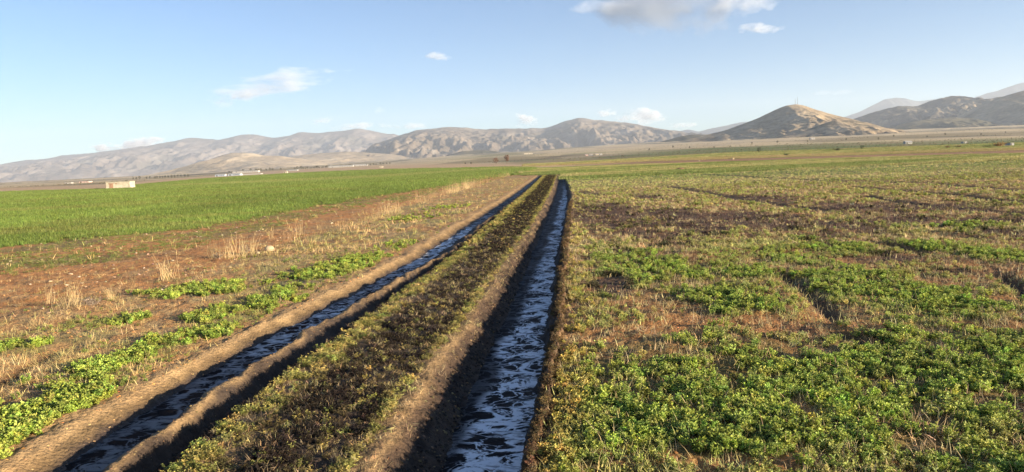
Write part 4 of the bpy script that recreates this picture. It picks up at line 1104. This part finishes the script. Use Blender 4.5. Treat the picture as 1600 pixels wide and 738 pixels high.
def building(px, dist, wpx, hpx, label, wall, roof='flat', nwin=2, door=True, group=None, dpt=.7, rz=.0, name='farm_building', cat='building', roofm=None, doorm=None, dz=0):
    x, y, z = at_dist(px, dist); W = wpx / 1160 * dist * .95; H = hpx / 1160 * dist * (.8 if dist > 300 else .9); D = max(3.0, W * dpt) if W < 14 else 9
    e = empty(name, (x, y, z + dz), label, cat, group, rz)
    hw = H if roof == 'flat' else H * .68
    w_ = boxm('wall', -W / 2, W / 2, 0, D, -1.0, hw * .96, wall, e)
    rm = roofm or M_ROOF
    if roof == 'flat': boxm('roof', -W / 2 - .12, W / 2 + .12, -.12, D + .12, hw * .96 + .003, hw, rm, e)
    else: boxm('roof', -W / 2 - .2, W / 2 + .2, -.25, D + .25, hw * .96 + .003, H, rm, e, True)
    if door: boxm('door', -W * .36, -W * .36 + min(1.3, W * .16), -.05, -.003, 0, min(2.1, hw * .8), doorm or M_DARK, e)
    for k in range(nwin):
        xx = -W * .08 + (k + .5) * W * .5 / nwin
        boxm('window', xx - min(.8, W * .05), xx + min(.8, W * .05), -.04, -.003, hw * .4, hw * .68, M_DARK, e)
    return e
b = building(181, 213, 38, 12, 'cream flat roofed shed with rusty patches at the far edge of the crop', M_CREAM, nwin=0, door=True, dpt=.5, rz=.06, name='shed', cat='shed', roofm=M_CREAM, doorm=M_RUST)
for k in range(3): boxm('rust_patch' if k else 'hatch', -2.6 + k * .95, -2.1 + k * .95, -.045, -.004, 1.35, 1.6, M_RUST, b)
building(342, 900, 16, 4.6, 'left pale blue farm building among the white ones beyond the crop', M_BLUEW, 'gable', 3, roofm=M_WHITE)
building(364, 905, 20, 4.6, 'right pale blue farm building next to a similar one beyond the crop', M_BLUEW, 'gable', 4, roofm=M_WHITE)
building(382, 1100, 42, 2.8, 'long low white barn behind the pale blue farm buildings', M_WHITE, 'gable', 6, roofm=M_WHITE, dz=3.5)
building(385, 960, 44, 2.0, 'very low long white wall like barn in front of the long barn', M_WHITE, 'flat', 0, roofm=M_WHITE)
building(445, 880, 6, 3, 'tiny cream hut alone right of the long barn', M_CREAM, 'flat', 1)
building(455, 1300, 18, 2.2, 'thin white roofed barn further right on the plain', M_WHITE, 'gable', 2, roofm=M_WHITE)
building(532, 1500, 40, 4, 'long whitish barn below the tan foothill', M_WHITE, 'gable', 5, roofm=M_WHITE)
building(562, 1550, 24, 4, 'shorter whitish barn at the right end of the long one', M_WHITE, 'gable', 3, roofm=M_WHITE)
building(595, 1000, 6, 2.5, 'tiny bright hut right of the whitish barns', M_CREAM, 'flat', 1)
building(103, 700, 10, 2.5, 'low whitish building far left before the lilac range', M_WHITE, 'flat', 2)
building(128, 800, 16, 2.5, 'low pinkish building far left of the cream shed', M_PINK, 'flat', 2)
building(917, 1000, 5, 3.5, 'leftmost tiny pink house of the hamlet beyond the channels', M_PINK, 'gable', 1)
building(924, 985, 6, 4.2, 'tiny white house second from left in the hamlet', M_WHITE, 'gable', 1)
building(933, 1010, 6, 3.8, 'tiny cream house third from left in the hamlet', M_CREAM, 'gable', 1)
building(939, 980, 5, 3.4, 'rightmost tiny white house of the hamlet beyond the channels', M_WHITE, 'flat', 1)
building(826, 2300, 14, 3.5, 'pale quarry building on the slope above the channel ends', M_CREAM, 'flat', 2)
building(1420, 560, 11, 6, 'white house on the far plain below the craggy ridge', M_WHITE, 'gable', 2, roofm=M_WHITE)
building(1508, 480, 6, 3.5, 'small white hut right of the white house on the plain', M_WHITE, 'flat', 1)
building(1581, 240, 6, 5.5, 'small white block hut at the right edge by the orange reeds', M_WHITE, 'flat', 0)
building(1270, 1600, 7, 3.5, 'small white house on the slope of the mast hill', M_WHITE, 'flat', 1)

# masts on the hill
M_STEEL = mat_wall('grey steel', (.25, .24, .25), .2)
def mast(px, py, hpx, label):
    D = 3300.0; xs_, zs_ = wall_at([(px, py)], D); h = hpx / 1160 * D
    e = empty('radio_mast', (float(xs_[0]), D, float(zs_[0]) - 4), label, 'radio mast')
    for a in (0, 2.09, 4.19):
        b = MB(); b.tube([Vector((math.cos(a) * 1.3, math.sin(a) * 1.3, 0)), Vector((math.cos(a) * .3, math.sin(a) * .3, h + 4))], .28, .18, .5, 4); b.build('leg', M_STEEL, e)
    b = MB(); n = 12
    for k in range(n):
        z0, z1 = (h + 4) * k / n, (h + 4) * (k + 1) / n; r_0, r_1 = 1.3 - 1.0 * k / n, 1.3 - 1.0 * (k + 1) / n
        for a in (0, 2.09, 4.19):
            b.tube([Vector((math.cos(a) * r_0, math.sin(a) * r_0, z0)), Vector((math.cos(a + 2.09) * r_1, math.sin(a + 2.09) * r_1, z1))], .1, .1, .5, 3)
    b.build('lattice', M_STEEL, e)
    b = MB(); b.tube([Vector((0, 0, h + 3)), Vector((0, 0, h + 8))], .2, .1, .5, 4); b.build('antenna', M_STEEL, e)
mast(1246, 163, 11, 'taller right radio mast on the pointed hill top')
mast(1242.5, 163, 8, 'shorter left radio mast on the pointed hill top')
# ------------------------------------------------------------------ clouds
def mat_cloud(name, dens, thr, ns, stretch=1.0, tone=(1, 1, 1)):
    m = bpy.data.materials.new(name); m.use_nodes = True; t = m.node_tree; t.nodes.remove(t.nodes['Principled BSDF'])
    N = t.nodes; L = t.links
    tc = N.new('ShaderNodeTexCoord'); ln = N.new('ShaderNodeVectorMath'); ln.operation = 'LENGTH'; L.new(tc.outputs['Object'], ln.inputs[0])
    geo = N.new('ShaderNodeNewGeometry'); mp = N.new('ShaderNodeMapping'); L.new(geo.outputs['Position'], mp.inputs[0]); mp.inputs['Scale'].default_value = (1 / stretch, 1 / stretch, 1.7)
    nz = N.new('ShaderNodeTexNoise'); nz.inputs['Scale'].default_value = ns; nz.inputs['Detail'].default_value = 5; nz.inputs['Roughness'].default_value = .58; L.new(mp.outputs[0], nz.inputs['Vector'])
    def mm(op, a, b):
        q = N.new('ShaderNodeMath'); q.operation = op
        for v, i in ((a, 0), (b, 1)):
            if np.isscalar(v): q.inputs[i].default_value = v
            else: L.new(v, q.inputs[i])
        return q.outputs[0]
    # body thins out towards the rim: noise has to beat a bar that rises with the distance from the centre
    bar = mm('ADD', thr, mm('MULTIPLY', mm('POWER', ln.outputs['Value'], 2.0), .36))
    d = mm('MULTIPLY', mm('MAXIMUM', mm('SUBTRACT', nz.outputs[0], bar), 0.0), dens)
    v = N.new('ShaderNodeVolumePrincipled'); v.inputs['Color'].default_value = (*tone, 1); v.inputs['Anisotropy'].default_value = .0
    L.new(d, v.inputs['Density']); L.new(v.outputs[0], N['Material Output'].inputs['Volume'])
    return m
def cloud(px, py, rx, ry, label, dens=.02, thr=.36, ns=1 / 500, D=24000, tilt=0.0, depth=1.0, tone=(.90, .92, .97), stretch=1.0):
    xs_, zs_ = wall_at([(px, py)], D)
    V, F = [], []; nu, nv = 20, 10
    for i in range(nv + 1):
        for j in range(nu):
            a, b_ = 6.2832 * j / nu, math.pi * i / nv
            V.append((math.sin(b_) * math.cos(a), math.sin(b_) * math.sin(a), math.cos(b_)))
    for i in range(nv):
        for j in range(nu):
            q = [i * nu + j, (i + 1) * nu + j, (i + 1) * nu + (j + 1) % nu, i * nu + (j + 1) % nu]; F.append(q)
    o = mesh_obj('cloud', V, F, mat_cloud('cloud', dens, thr, ns, stretch, tone), None)
    o.location = (float(xs_[0]), D, float(zs_[0])); s = D / 1160
    o.scale = (rx * s, max(ry, rx * .35) * s * depth, ry * s); o.rotation_euler.y = -tilt
    tag(o, label, 'cloud'); return o
cloud(1050, 10, 165, 52, 'large grey bellied cloud crossing the top edge of the sky', 0.006, .30, 1 / 1300, tone=(.42, .47, .58))  # shade of the belly put into the grey volume colour
cloud(1160, 6, 66, 24, 'bright white right end of the cloud group at the top edge', .009, .33, 1 / 800)
cloud(960, 12, 110, 18, 'thin white veil left of the large cloud at the top', 0.0052, .38, 1 / 900)
cloud(1185, 46, 52, 13, 'small white puff below the right end of the large cloud', 0.0156, .36, 1 / 500)
cloud(435, 130, 130, 26, 'long pale cloud slanting up to the right over the left range', 0.006, .34, 1 / 420, tilt=.17, stretch=2.6)
cloud(365, 152, 70, 18, 'faint wisps trailing from the lower left end of the long cloud', 0.0073, .37, 1 / 500, tilt=.2)
cloud(685, 88, 32, 8, 'tiny white wisp alone high in the middle sky', 0.0156, .36, 1 / 350)
cloud(600, 171, 24, 9, 'small bluish grey cloud scrap above the pale cliffs', 0.0130, .38, 1 / 350)
cloud(508, 190, 30, 11, 'small white cloud just over the pale cliffs', 0.0234, .35, 1 / 350)
cloud(560, 198, 60, 9, 'flat faint cloud bank resting behind the cliffs', 0.0130, .36, 1 / 400)
cloud(640, 197, 40, 9, 'faint cloud low behind the middle mountain left shoulder', 0.0130, .37, 1 / 400)
cloud(215, 226, 62, 15, 'white cloud capping the left mountain range', 0.05, .34, 1 / 450)
cloud(160, 232, 40, 8, 'thin low cloud at the left end of the capping cloud', 0.035, .35, 1 / 400)
cloud(820, 189, 32, 14, 'small bright cumulus left of the rounded summit', 0.0286, .35, 1 / 350)
cloud(948, 177, 24, 10, 'small bright cloud left in the group over the rounded summit', 0.0286, .35, 1 / 350)
cloud(1005, 182, 52, 20, 'largest white cumulus in the group right of the rounded summit', 0.0260, .35, 1 / 450)
cloud(1065, 196, 34, 8, 'thin cloud low over the saddle in the middle', 0.0182, .36, 1 / 350)
cloud(1300, 145, 60, 6, 'very faint veil above the blue mountain', 0.0026, .36, 1 / 500)
